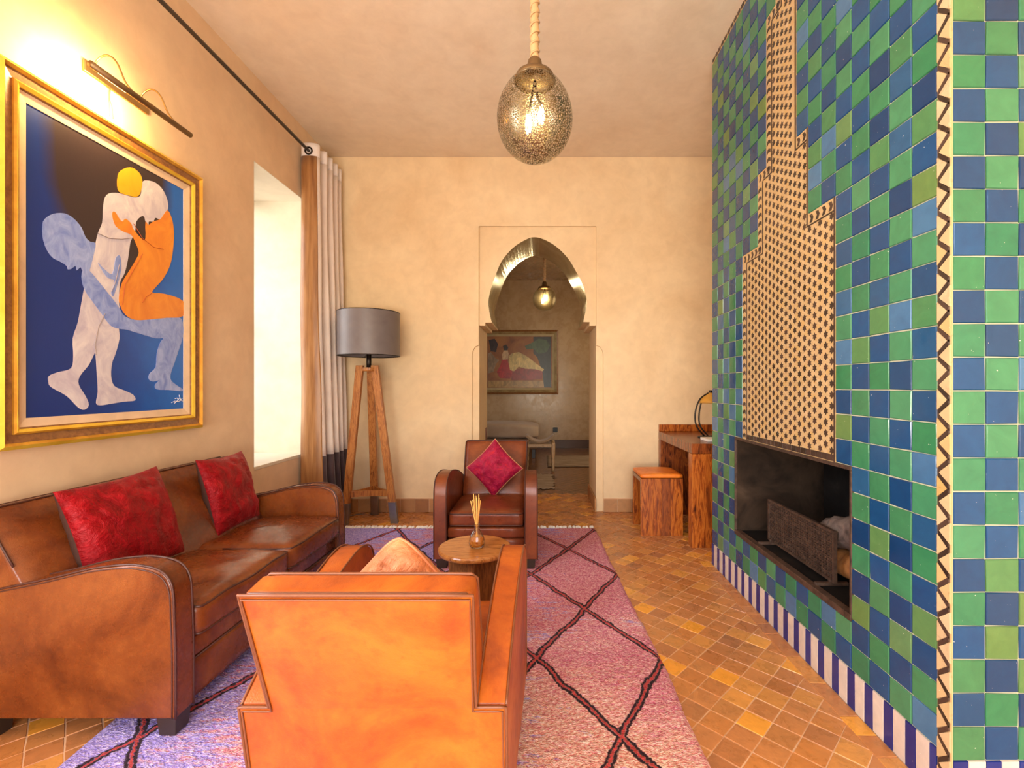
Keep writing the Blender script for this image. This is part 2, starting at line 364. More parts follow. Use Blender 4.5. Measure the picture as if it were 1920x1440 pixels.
for p in ar.data.polygons:
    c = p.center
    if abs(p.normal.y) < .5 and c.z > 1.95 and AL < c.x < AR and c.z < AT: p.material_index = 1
bm = bmesh.new()   # the wall behind the slab, hall side
box(bm, (XL-.5, Y1, 0), (AL-.12, Y2, H)); box(bm, (AR+.12, Y1, 0), (XR+.2, Y2, H)); box(bm, (AL-.12, Y1, AT+.1), (AR+.12, Y2, H))
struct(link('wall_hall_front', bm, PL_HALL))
boxo('light_switch', (AL+.0, 5.30, 1.278-.62*.98), (AL+.008, 5.36, 1.278-.47), plain('brown_switch_plate', (0.16, 0.05, 0.03), 0.4))
tag(bpy.data.objects['light_switch'], 'small brown switch plate on the left jamb of the archway', 'switch')
# right wall, wall behind the camera with garden doors
struct(boxo('wall_right', (XR, YF-.3, -.05), (XR+.2, 5.5, H), PL_BACK))
bm = bmesh.new()
box(bm, (XL-.6, YF-.2, -.05), (-1.6, YF, H)); box(bm, (1.6, YF-.2, -.05), (XR, YF, H)); box(bm, (-1.6, YF-.2, 2.75), (1.6, YF, H))
struct(link('wall_front', bm, PL_BACK))
# hall beyond the arch
HB = 9.72
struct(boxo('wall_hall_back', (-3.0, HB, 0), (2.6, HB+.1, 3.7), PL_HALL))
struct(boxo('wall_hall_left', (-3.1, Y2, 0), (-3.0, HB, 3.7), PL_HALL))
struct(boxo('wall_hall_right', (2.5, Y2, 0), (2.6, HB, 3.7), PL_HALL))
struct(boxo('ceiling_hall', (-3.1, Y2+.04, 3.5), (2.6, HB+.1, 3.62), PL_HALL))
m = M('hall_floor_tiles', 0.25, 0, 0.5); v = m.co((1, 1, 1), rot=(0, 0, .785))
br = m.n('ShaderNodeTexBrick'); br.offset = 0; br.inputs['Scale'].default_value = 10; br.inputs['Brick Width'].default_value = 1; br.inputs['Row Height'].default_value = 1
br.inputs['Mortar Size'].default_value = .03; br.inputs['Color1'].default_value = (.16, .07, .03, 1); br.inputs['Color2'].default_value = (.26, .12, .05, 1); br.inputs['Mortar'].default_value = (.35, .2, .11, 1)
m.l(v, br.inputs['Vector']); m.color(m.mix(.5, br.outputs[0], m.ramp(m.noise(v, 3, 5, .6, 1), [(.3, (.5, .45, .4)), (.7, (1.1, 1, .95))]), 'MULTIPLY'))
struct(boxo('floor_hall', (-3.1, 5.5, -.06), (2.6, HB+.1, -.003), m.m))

# ---------------------------------------------------------------- floor: square terracotta tiles laid diagonally
fl = struct(boxo('floor', (XL-.05, YF-.2, -.06), (XR+.05, 5.5, -.0012), GROUT_F))
def tile_mesh(name, mat, w, h, t=.006, jit=.0012, inset=.002, seed=0):
    rnd = random.Random(seed); bm = bmesh.new()
    hw, hh = w/2, h/2; j = lambda: rnd.uniform(-jit, jit)
    cs = [(-hw+j(), -hh+j()), (hw+j(), -hh+j()), (hw+j(), hh+j()), (-hw+j(), hh+j())]
    base = [bm.verts.new((x, y, 0)) for x, y in cs]
    mid = [bm.verts.new((x, y, t*.6)) for x, y in cs]
    top = [bm.verts.new((x-math.copysign(inset, x), y-math.copysign(inset, y), t+rnd.uniform(-.0005, .0005))) for x, y in cs]
    cen = bm.verts.new((0, 0, t+rnd.uniform(-.0003, .0009)))
    for A, B in ((base, mid), (mid, top)):
        for k in range(4): bm.faces.new((A[k], A[(k+1) % 4], B[(k+1) % 4], B[k]))
    for k in range(4): bm.faces.new((top[k], top[(k+1) % 4], cen))
    me = bpy.data.meshes.new(name); bm.to_mesh(me); bm.free(); me.materials.append(mat)
    return me
def put(me, name, mat4, parent):
    o = bpy.data.objects.new(name, me); C.objects.link(o); o.parent = parent; o.matrix_local = mat4; return o
def join_meshes(name, items, mat, parent):
    """items: (mesh, matrix) joined into one stuff part"""
    V, Fc = [], []
    for me, mt in items:
        b = len(V); V += [tuple(mt @ v.co) for v in me.vertices]; Fc += [tuple(b+i for i in p.vertices) for p in me.polygons]
    me = bpy.data.meshes.new(name); me.from_pydata(V, [], Fc); me.materials.append(mat)
    o = bpy.data.objects.new(name, me); C.objects.link(o); o.parent = parent; o['kind'] = 'stuff'; return o
ftm = [tile_mesh('floor_tile', T_FLOOR, .0965, .0965, .006, .0015, .0015, s) for s in range(6)]
RUG = [(-1.79, 4.158), (.477, 4.158), (.64, -.2), (-1.50, -.2)]
def rug_x(side, y):
    (xa, ya), (xb, yb) = (RUG[0], RUG[3]) if side == 0 else (RUG[1], RUG[2])
    return xa+(y-ya)*(xb-xa)/(yb-ya)
cand = []; s2 = math.sqrt(.5); CHX = 1.2285
for i in range(-60, 80):
    for j in range(-60, 80):
        x = (i*.1)*s2-(j*.1)*s2+.03; y = (i*.1)*s2+(j*.1)*s2
        if not (XL+.03 < x < XR and YF < y < 5.52): continue
        if x > CHX-.07 and y < 3.38: 
            if x > CHX-.07+.035 or y < 1.2: continue
        if y > 4.70 and not (AL+.03 < x < AR-.03 or (y < 4.74)): continue
        hidden = y < 1.35 or (-.03+rug_x(0, y) < x-.07 and x+.07 < rug_x(1, y)+.03 and y < 4.12)
        if y < 1.35 or (x < -2.0 and y < 3) or (x > 1.3 and y < 3.5): hidden = True
        sx = VX+F*x/y if y > 0 else -1e4
        if sx < -60 or sx > 1990: hidden = True
        cand.append((hidden, y+.3*abs(x), x, y))
cand.sort(); rest = []; n = 0
Rz = Matrix.Rotation(math.pi/4, 4, 'Z'); rnd = random.Random(3)
for hid, d, x, y in cand:
    mt = Matrix.Translation((x, y, -.005)) @ Rz @ Matrix.Rotation(rnd.choice((0, 1, 2, 3))*math.pi/2+rnd.uniform(-.012, .012), 4, 'Z') @ Matrix.Rotation(rnd.uniform(-.004, .004), 4, 'X')
    if not hid and n < 299: put(rnd.choice(ftm), 'floor_tile', mt, fl); n += 1
    else: rest.append((rnd.choice(ftm), mt))
join_meshes('floor_tiles_rest', rest, T_FLOOR, fl).name = 'small_floor_tiles'
# border course along the chimney
y = 1.30; k = 0
bms = {}
while y < 3.34:
    L = rnd.choice((.1, .1, .2)); L = min(L, 3.40-y)
    if L < .03: break
    me = bms.setdefault(round(L, 2), tile_mesh('border_tile', T_FLOOR, .072, L-.004, .0078, .0005, .0015, 90+int(L*100)))
    put(me, 'border_tile', Matrix.Translation((CHX-.038, y+L/2, -.005)), fl); y += L
# skirting of terracotta tiles on the back wall and jambs
bb = struct(boxo('baseboard_back', (XL+.001, YB-.012, 0), (-.71, YB-.0005, .138), GROUT_F))
bb2 = struct(boxo('baseboard_back_right', (.634, YB-.012, 0), (1.9, YB-.0005, .138), GROUT_F))
for root, xa, xb in ((bb, XL+.01, -.712), (bb2, .634, 1.9)):
    nn = int((xb-xa)/.135); ww = (xb-xa)/nn
    for i in range(nn):
        me = tile_mesh('skirting_tile', T_BASE, ww-.005, .132, .008, .001, .002, i)
        put(me, 'skirting_tile', Matrix.Translation((xa+ww*(i+.5), YB-.012, .069)) @ Matrix.Rotation(math.pi/2, 4, 'X'), root)
for nm, x0, x1 in (('baseboard_jamb_left', AL, AL+.018), ('baseboard_jamb_right', AR-.018, AR)):
    struct(boxo(nm, (x0, 4.73, 0), (x1, 5.46, .14), T_BASE, bevel=.006))
struct(boxo('baseboard_left', (XL, YF, 0), (XL+.012, YB-.012, .138), T_BASE, bevel=.004))
struct(boxo('baseboard_hall', (-3.0, HB-.02, 0), (2.5, HB, .17), plain('dark_skirting', (0.10, 0.05, 0.03), 0.4), bevel=.004))

# ================================================================ FIREPLACE (tiled chimney breast)
ZR, RH, Y0, TS = .1545, .101, 1.4438, .1
NC, NR = 19, 35
YFAR = Y0+NC*TS; YN = 1.395; XE = 2.30
OY0, OY1, OZ0, OZ1 = Y0+4*TS, Y0+15*TS, .36, .955
fp = thing('fireplace', 'tall chimney breast of green and blue glazed tiles with open hearth', 'fireplace')
CX = CHX+.006
bm = bmesh.new()
box(bm, (CX, OY1, 0), (XE, YFAR, H)); box(bm, (CX, YN+.006, 0), (XE, OY0, H)); box(bm, (CX, OY0, OZ1), (XE, OY1, H)); box(bm, (CX, OY0, 0), (XE, OY1, OZ0))
link('chimney_body', bm, GROUT, fp)
# hearth lining
bm = bmesh.new(); XBk = CHX+.55
box(bm, (XBk, OY0, OZ0), (XBk+.01, OY1, OZ1)); box(bm, (CX+.003, OY0+.001, OZ0), (XBk, OY1, OZ0+.012)); box(bm, (CX+.003, OY0, OZ1-.01), (XBk, OY1, OZ1-.001))
box(bm, (CX+.003, OY0+.001, OZ0+.012), (XBk, OY0+.008, OZ1-.01))
link('firebox', bm, SOOT, fp)
boxo('firebox_side', (CX+.003, OY1-.012, OZ0+.012), (XBk, OY1-.001, OZ1-.01), SOOT2, fp)
bm = bmesh.new()
box(bm, (CHX-.006, OY0-.004, OZ0-.012), (CHX+.03, OY1+.004, OZ0+.016)); box(bm, (CHX-.004, OY0-.004, OZ1-.010), (CHX+.02, OY1+.004, OZ1+.006))
box(bm, (CHX-.004, OY0-.006, OZ0+.016), (CHX+.02, OY0+.006, OZ1-.010)); box(bm, (CHX-.004, OY1-.006, OZ0+.016), (CHX+.02, OY1+.006, OZ1-.010))
link('iron_frame', bm, RUST, fp, bevel=.002)
gm_, bl_ = ([tile_mesh('green_tile', T_GREEN, .0963, .0973, .0065, .0012, .0022, s) for s in range(6)],
            [tile_mesh('blue_tile', T_BLUE, .0963, .0973, .0065, .0012, .0022, s+20) for s in range(6)])
def in_mosaic(k, r):
    if r*RH+ZR+.01 < .955: return False
    return (5 <= k < 14 and r < 19) or (7 <= k < 12 and r < 23) or (8 <= k < 11 and r < 31) or (9 <= k < 10 and r >= 31)
# frames: local x -> along wall, local y -> up, local z -> out of the wall
def side_frame(Y, z): return Matrix(((0, 0, -1, CHX+.0065), (-1, 0, 0, Y), (0, 1, 0, z), (0, 0, 0, 1)))
def front_frame(X, z): return Matrix(((1, 0, 0, X), (0, 0, -1, YN+.0065), (0, 1, 0, z), (0, 0, 0, 1)))
items = []
for k in range(NC):
    for r in range(NR):
        z0 = ZR+r*RH; z1 = min(z0+RH, H-.035)
        if z1-z0 < .02 or in_mosaic(k, r): continue
        yy = Y0+(k+.5)*TS
        if 4 <= k < 15:
            if z0 > OZ0-.012 and z1 < OZ1+.01: continue
            if z0 < OZ0-.012 < z1: z1 = OZ0-.014
            if z0 < OZ1 < z1 and z1 > OZ1:
                if 5 <= k < 14: continue
                z0 = OZ1+.008
            if z1-z0 < .012: continue
        col = 'blue' if (k+r) % 2 == 0 else 'green'
        D = yy; vis = (VY-F*(z0-EYE)/D) > 0
        size = RH/D*TS/(D*D)
        items.append((not vis, -size, col, side_frame, yy, (z0+z1)/2, (z1-z0)/RH))
for c in range(11):
    for r in range(NR):
        z0 = ZR+r*RH; z1 = min(z0+RH, H-.035)
        if z1-z0 < .02: continue
        xx = CHX+.006+(c+.5)*TS
        if xx > XE-.04: continue
        col = 'blue' if (c+r) % 2 == 1 else 'green'
        sx = VX+F*(xx-.05)/YN; vis = sx < 1920 and (VY-F*(z0-EYE)/YN) > 0
        items.append((not vis, -1e3, col, front_frame, xx, (z0+z1)/2, (z1-z0)/RH))
items.sort(key=lambda t: (t[0], t[1])); cnt = {'blue': 0, 'green': 0}; rest = {'blue': [], 'green': []}
for hid, s, col, fr, a, z, sc in items:
    mt = fr(a, z) @ Matrix.Rotation(rnd.uniform(-.007, .007), 4, 'Z') @ Matrix.Rotation(rnd.uniform(-.006, .006), 4, 'X') @ Matrix.Rotation(rnd.uniform(-.006, .006), 4, 'Y') @ Matrix.Diagonal((1, sc, 1, 1))
    me = rnd.choice(bl_ if col == 'blue' else gm_)
    if not hid and cnt[col] < 299: put(me, col+'_tile', mt, fp); cnt[col] += 1
    else: rest[col].append((me, mt))
for col in rest:
    if rest[col]: join_meshes('upper_%s_tiles' % col, rest[col], T_BLUE if col == 'blue' else T_GREEN, fp)
# striped foot course
smb = tile_mesh('navy_stripe_tile', T_NAVY, .043, .150, .0065, .001, .001, 5); smw = tile_mesh('white_stripe_tile', T_WHITE, .053, .150, .0065, .001, .001, 6)
y = Y0+.002; put(smb, 'navy_stripe_tile', side_frame(y+.0135, .077) @ Matrix.Diagonal((.6, 1, 1, 1)), fp); y += .027
while y < YFAR-.04:
    put(smw, 'white_stripe_tile', side_frame(y+.0272, .077), fp); y += .0545
    if y > YFAR-.03: break
    put(smb, 'navy_stripe_tile', side_frame(y+.0217, .077), fp); y += .0445
x = CHX+.008
for i in range(11):
    put(smb, 'navy_stripe_tile', front_frame(x+.023, .077), fp); put(smw, 'white_stripe_tile', front_frame(x+.073, .077), fp); x += .1
# corner strip of cream triangles and black bars on the side face
boxo('corner_strip', (CHX+.001, YN, 0), (CHX+.0065, Y0-.001, H), T_CREAM, fp)
def flat_tile(name, pts, mat, t=.004):
    bm = bmesh.new(); cx = sum(p[0] for p in pts)/len(pts); cy = sum(p[1] for p in pts)/len(pts)
    A = [bm.verts.new((x, y, 0)) for x, y in pts]; B = [bm.verts.new((cx+(x-cx)*.96, cy+(y-cy)*.96, t)) for x, y in pts]
    for i in range(len(pts)): bm.faces.new((A[i], A[(i+1) % len(pts)], B[(i+1) % len(pts)], B[i]))
    if len(pts) <= 4: bm.faces.new(B)
    else:
        for t in tessellate_polygon([[Vector((p[0], p[1], 0)) for p in pts]]): bm.faces.new([B[i] for i in t])
    me = bpy.data.meshes.new(name); bmesh.ops.recalc_face_normals(bm, faces=bm.faces[:]); bm.to_mesh(me); bm.free(); me.materials.append(mat); return me
P = .0895; hw = .0225; bw = .0085
hb = .0185
barA = flat_tile('black_bar_tile', [(-hb, -P/5-bw), (hb, P/5-bw), (hb, P/5+bw), (-hb, -P/5+bw)], T_DARK)
barB = flat_tile('black_bar_tile', [(-hb, P/5-bw), (hb, -P/5-bw), (hb, -P/5+bw), (-hb, P/5+bw)], T_DARK)
tri1 = flat_tile('cream_triangle_tile', [(-hw, -P/2+bw+.004), (-hw, P/2-bw-.004), (hw-.006, 0)], T_CREAM, .0035)
tri2 = flat_tile('cream_triangle_tile', [(hw, -P/2+bw+.004), (-hw+.006, 0), (hw, P/2-bw-.004)], T_CREAM, .0035)
def sideS(Y, z): return Matrix(((0, 0, -1, CHX+.001), (-1, 0, 0, Y), (0, 1, 0, z), (0, 0, 0, 1)))
z = .03; yc = (YN+Y0)/2
while z < H-P:
    put(barA, 'black_bar_tile', sideS(yc, z+P*.25), fp); put(barB, 'black_bar_tile', sideS(yc, z+P*.75), fp)
    put(tri1, 'cream_triangle_tile', sideS(yc, z+P*.5), fp); put(tri2, 'cream_triangle_tile', sideS(yc, z+P), fp); z += P
# ceiling edge trim of black dashes
boxo('top_strip', (CHX+.001, Y0, H-.034), (CHX+.012, YFAR, H-.001), T_CREAM, fp)
dash = flat_tile('top_dash_tile', [(-.017, -.010), (.017, -.010), (.017, .010), (-.017, .010)], T_DARK)
for i in range(36): put(dash, 'top_dash_tile', sideS(Y0+.03+i*.0525, H-.017), fp)
# stepped panel of star mosaic
STEPS = [(5, 14, None, 19), (7, 12, 19, 23), (8, 11, 23, 31), (9, 10, 31, 34.2)]
zz = lambda r: ZR+r*RH; yy_ = lambda k: Y0+k*TS
bm = bmesh.new()
for k0, k1, r0, r1 in STEPS:
    box(bm, (CHX+.001, yy_(k0)+.001, OZ1+.006 if r0 is None else zz(r0)), (CHX+.012, yy_(k1)-.001, zz(r1)-.001))
m = M('cream_mosaic_ground', 0.35, 0, 0.5); v = m.co()
vo = m.n('ShaderNodeTexVoronoi'); vo.inputs['Scale'].default_value = 42; m.l(v, vo.inputs['Vector'])
vo2 = m.n('ShaderNodeTexVoronoi', feature='DISTANCE_TO_EDGE'); vo2.inputs['Scale'].default_value = 42; m.l(v, vo2.inputs['Vector'])
cc = m.ramp(vo.outputs['Color'], [(0, (.50, .31, .13)), (.5, (.58, .40, .20)), (.8, (.55, .34, .12)), (1, (.62, .45, .27))])
m.color(m.mix(m.ramp(vo2.outputs[0], [(0, (1, 1, 1)), (.05, (0, 0, 0))]), cc, (.45, .30, .16))); m.bump(vo2.outputs[0], .2, .003)
link('mosaic_ground', bm, m.m, fp)
def star_pts(R, r, n=6, a0=math.pi/2):
    return [((R if i % 2 == 0 else r)*math.cos(a0+i*math.pi/n), (R if i % 2 == 0 else r)*math.sin(a0+i*math.pi/n)) for i in range(2*n)]
star = flat_tile('star_tile', star_pts(.0172, .0098), T_DARK, .002)
sp = .0473; cw = sp*math.sqrt(3)/2; stars = []
c = 0; Yc = yy_(5)+.024
while Yc < yy_(14)-.075:
    r = 0; z = OZ1+.052+(sp/2 if c % 2 else 0)
    while z < H-.05:
        for k0, k1, r0, r1 in STEPS:
            za = OZ1+.05 if r0 is None else zz(r0)-.06
            zb = zz(r1)-.065
            if yy_(k0)+.02 < Yc < yy_(k1)-.072 and za-.02 < z < zb: stars.append((Yc, z)); break
        z += sp
    Yc += cw; c += 1
stars.sort(key=lambda s: (s[1] > EYE+VY*s[0]/F, s[0])); rs = []
for i, (Yc, z) in enumerate(stars):
    if i < 299: put(star, 'star_tile', sideS(Yc, z), fp)
    else: rs.append((star, sideS(Yc, z)))
if rs: join_meshes('small_star_tiles', rs, T_DARK, fp)
# fine black lines and chevron border
bm = bmesh.new()
def strip(y0, y1, z0, z1, o=.003): box(bm, (CHX+.001-o, y0, z0), (CHX+.002, y1, z1))
for i, (k0, k1, r0, r1) in enumerate(STEPS):
    za = OZ1+.006 if r0 is None else zz(r0)-.055; zb = zz(r1)-.06
    strip(yy_(k0)+.002, yy_(k0)+.009, za+(0.0), zz(r1)-.002 if i == 0 else zz(r1)-.002)
    strip(yy_(k1)-.066, yy_(k1)-.060, za, zb)
    nk0, nk1 = (STEPS[i+1][0], STEPS[i+1][1]) if i < 3 else (k0, k1)
    strip(yy_(k0)+.009, yy_(nk0)+.009, zb, zb+.006); strip(yy_(nk1)-.066, yy_(k1)-.066, zb, zb+.006)
link('black_line_strips', bm, T_DARK, fp)
chev = flat_tile('chevron_tile', [(-.019, -.015), (0, -.004), (.019, -.015), (.019, .004), (0, .014), (-.019, .004)], T_DARK, .002)
for i, (k0, k1, r0, r1) in enumerate(STEPS):
    za = OZ1+.03 if r0 is None else zz(r0)-.02
    z = za
    while z < zz(r1)-.075:
        put(chev, 'chevron_tile', sideS(yy_(k1)-.030, z), fp); z += .047
    if i < 3:
        nk0, nk1 = STEPS[i+1][0], STEPS[i+1][1]
        for s0, s1 in ((yy_(k0)+.03, yy_(nk0)-.005), (yy_(nk1)-.03, yy_(k1)-.02)):
            q = s0
            while q < s1+.001:
                put(chev, 'chevron_tile', sideS(q, zz(r1)-.029) @ Matrix.Rotation(-math.pi/2, 4, 'Z'), fp); q += .047
# row of small dark tiles over the opening
q = yy_(5)+.03
sdk = flat_tile('small_dark_tile', [(-.019, -.014), (.019, -.014), (.019, .014), (-.019, .014)], T_DARK, .003)
while q < yy_(14)-.07:
    put(sdk, 'small_dark_tile', sideS(q, OZ1+.023), fp); q += .041

# fire screen
sc = thing('fire_screen', 'rusty perforated iron fire guard standing on the hearth', 'fire screen', (1.322, 2.395, OZ0+.012))
w2, h2 = .305, .235
bm = bmesh.new()
for a, b in (((-.008, -w2, .02), (.008, -w2+.014, h2+.02)), ((-.008, w2-.014, .02), (.008, w2, h2+.02)), ((-.008, -w2+.014, h2+.008), (.008, w2-.014, h2+.02)), ((-.008, -w2+.014, .02), (.008, w2-.014, .032))): box(bm, a, b)
link('screen_frame', bm, RUST, sc)
bm = bmesh.new(); st = .0215
nY = int((2*w2-.028)/st); nZ = int((h2-.024)/st)
for i in range(1, nY):
    yq = -w2+.014+i*(2*w2-.028)/nY; box(bm, (-.003, yq-.002, .032), (.003, yq+.002, h2+.008))
for i in range(1, nZ):
    zq = .032+i*(h2-.024)/nZ; box(bm, (-.0035, -w2+.014, zq-.002), (.0035, w2-.014, zq+.002))
for i in range(nY):
    for j in range(nZ):
        yq = -w2+.014+(i+.5)*(2*w2-.028)/nY; zq = .032+(j+.5)*(h2-.024)/nZ
        pr = [(yq+a, zq+b) for a, b in star_pts(.0066, .0034, 4, 0)]
        prism(bm, pr, lambda a, b: (-.0042, a, b), lambda a, b: (.0042, a, b))
stuff(link('lattice', bm, RUST, sc))
for s in (-1, 1):
    bm = bmesh.new(); box(bm, (-.075, s*(w2-.03)-.008, 0), (.075, s*(w2-.03)+.008, .016)); box(bm, (-.012, s*(w2-.03)-.008, .016), (.012, s*(w2-.03)+.008, .03)); link('foot', bm, RUST, sc, bevel=.002)
def log(name, a, b, r, mat, label, squash=1.0, seed=0):
    a, b = Vector(a), Vector(b); bm = bmesh.new(); n = 14; pts = [a.lerp(b, t/n) for t in range(n+1)]
    tube(bm, pts, [r*(1+.12*noise.noise(Vector((i*.6, seed, 0)))) for i in range(n+1)], 14)
    for v in bm.verts: v.co += Vector(noise.noise_vector(v.co*22+Vector((seed, 0, 0))))*r*.17
    return tag(link(name, bm, mat, smooth=True), label, 'log')
log('firewood_log', (1.40, 1.95, .66), (1.42, 2.27, .565), .072, ASHLOG, 'ash grey charred log lying on top behind the iron fire guard', seed=3)
log('firewood_log', (1.42, 1.95, .47), (1.44, 2.22, .445), .062, CUTLOG, 'orange split log under the grey one in the hearth', seed=9)
log('firewood_log', (1.57, 1.98, .44), (1.62, 2.38, .43), .055, ASHLOG, 'dark grey log at the bottom near the hearth back', seed=14)

# ================================================================ RUG
nx, ny = 330, 620
yv = np.linspace(-.2, 4.158, ny); us = np.linspace(0, 1, nx)
xa = np.array([rug_x(0, y) for y in yv]); xb = np.array([rug_x(1, y) for y in yv])
rs_ = np.random.RandomState(4); wob = np.cumsum(rs_.randn(ny))*.0009; wob -= np.linspace(wob[0], wob[-1], ny)
Xg = xa[:, None]+(xb-xa+wob)[:, None]*us[None, :]; Yg = np.repeat(yv[:, None], nx, 1)
Zg = .017+rs_.randn(ny, nx)*.0016+.002*np.sin(Yg*9+3*np.sin(Xg*3))
ed = np.minimum(np.minimum(us, 1-us)[None, :]*2.2, (4.158-Yg)*1.0+.0)
Zg *= np.clip(ed/.02, 0.1, 1)**.5
vt = np.stack([Xg, Yg, Zg], -1).reshape(-1, 3)
idx = np.arange(nx*ny).reshape(ny, nx)
fc = np.stack([idx[:-1, :-1], idx[:-1, 1:], idx[1:, 1:], idx[1:, :-1]], -1).reshape(-1, 4)
me = bpy.data.meshes.new('rug'); me.vertices.add(len(vt)); me.vertices.foreach_set('co', vt.ravel())
me.loops.add(fc.size); me.loops.foreach_set('vertex_index', fc.ravel().astype(np.int32)); me.polygons.add(len(fc))
me.polygons.foreach_set('loop_start', np.arange(0, fc.size, 4, dtype=np.int32)); me.polygons.foreach_set('use_smooth', [True]*len(fc)); me.update(calc_edges=True)
m = M('rug_wool', 0.9, 0, 0.15); v = m.co(); sep = m.n('ShaderNodeSeparateXYZ')
wv = m.n('ShaderNodeVectorMath', operation='ADD'); nz = m.n('ShaderNodeTexNoise'); nz.inputs['Scale'].default_value = 7; m.l(v, nz.inputs['Vector'])
sub = m.n('ShaderNodeVectorMath', operation='MULTIPLY_ADD'); m.l(nz.outputs['Color'], sub.inputs[0]); sub.inputs[1].default_value = (.05, .05, 0); sub.inputs[2].default_value = (-.025, -.025, 0)
m.l(v, wv.inputs[0]); m.l(sub.outputs[0], wv.inputs[1])
nf = m.n('ShaderNodeTexNoise'); nf.inputs['Scale'].default_value = 75; m.l(v, nf.inputs['Vector'])
sub2 = m.n('ShaderNodeVectorMath', operation='MULTIPLY_ADD'); m.l(nf.outputs['Color'], sub2.inputs[0]); sub2.inputs[1].default_value = (.018, .018, 0); sub2.inputs[2].default_value = (-.009, -.009, 0)
wv2 = m.n('ShaderNodeVectorMath', operation='ADD'); m.l(wv.outputs[0], wv2.inputs[0]); m.l(sub2.outputs[0], wv2.inputs[1])
m.l(wv2.outputs[0], sep.inputs[0]); X, Y = sep.outputs[0], sep.outputs[1]
j = m.math('DIVIDE', m.math('SUBTRACT', 4.1, Y), .485)
i = m.math('DIVIDE', m.math('SUBTRACT', m.math('ADD', .47, m.math('MULTIPLY', m.math('SUBTRACT', 4.1, Y), .045)), X), .29)
def ldist(p): return m.math('DIVIDE', m.math('ABSOLUTE', m.math('SUBTRACT', m.math('FLOORED_MODULO', m.math('ADD', p, 1.0), 2.0), 1.0)), 4.04)
dd = m.math('MINIMUM', ldist(m.math('ADD', i, j)), ldist(m.math('SUBTRACT', i, j)))
dark = m.ramp(dd, [(0, (0, 0, 0)), (.0045, (0, 0, 0)), (.0065, (1, 1, 1)), (.0165, (1, 1, 1)), (.0185, (0, 0, 0))])
core = m.ramp(dd, [(0, (1, 1, 1)), (.0045, (1, 1, 1)), (.0065, (0, 0, 0))])
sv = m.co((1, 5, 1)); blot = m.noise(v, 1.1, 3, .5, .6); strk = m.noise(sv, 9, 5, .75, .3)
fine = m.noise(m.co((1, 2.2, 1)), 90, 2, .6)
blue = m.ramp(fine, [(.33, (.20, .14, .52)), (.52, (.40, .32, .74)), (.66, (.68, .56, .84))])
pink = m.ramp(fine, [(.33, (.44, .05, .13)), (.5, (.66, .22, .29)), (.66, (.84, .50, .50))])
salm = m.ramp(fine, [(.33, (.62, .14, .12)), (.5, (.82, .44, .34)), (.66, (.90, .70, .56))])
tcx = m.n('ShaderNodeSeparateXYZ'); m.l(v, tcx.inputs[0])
gx = m.math('ADD', m.math('MULTIPLY', tcx.outputs[0], -.34), m.math('MULTIPLY', tcx.outputs[1], .0))  # wool bluer towards the left: sky light painted into the colour
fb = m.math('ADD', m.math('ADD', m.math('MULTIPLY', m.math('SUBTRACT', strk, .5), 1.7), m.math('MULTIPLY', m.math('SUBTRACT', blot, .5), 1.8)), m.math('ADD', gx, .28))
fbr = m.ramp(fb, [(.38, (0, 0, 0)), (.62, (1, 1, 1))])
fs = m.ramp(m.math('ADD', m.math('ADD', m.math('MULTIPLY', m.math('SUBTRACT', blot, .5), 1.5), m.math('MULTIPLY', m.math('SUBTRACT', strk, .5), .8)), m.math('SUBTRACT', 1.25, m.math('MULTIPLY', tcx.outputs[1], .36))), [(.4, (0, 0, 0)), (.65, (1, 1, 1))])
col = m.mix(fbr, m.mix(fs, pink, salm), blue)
col = m.mix(core, col, (.52, .05, .05)); col = m.mix(dark, col, (.020, .003, .010))
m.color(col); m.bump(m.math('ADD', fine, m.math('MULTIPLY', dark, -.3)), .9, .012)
m.b.inputs['Sheen Weight'].default_value = .1
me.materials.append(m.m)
rug = thing('rug', 'large pink and violet wool rug with dark double-line diamonds', 'rug')
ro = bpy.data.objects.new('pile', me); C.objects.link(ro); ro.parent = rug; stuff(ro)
bm = bmesh.new(); q = RUG[0][0]+.02
while q < RUG[1][0]:
    L = rnd.uniform(.045, .085); a = rnd.uniform(-.03, .03)
    tube(bm, [(q, 4.150, .010), (q+a*.5, 4.158+L*.5, .014), (q+a, 4.158+L, .004)], [.009, .013, .007], 6); q += rnd.uniform(.012, .028)
stuff(link('fringe', bm, plain('white_wool_fringe', (.90, .88, .86), .9), rug))

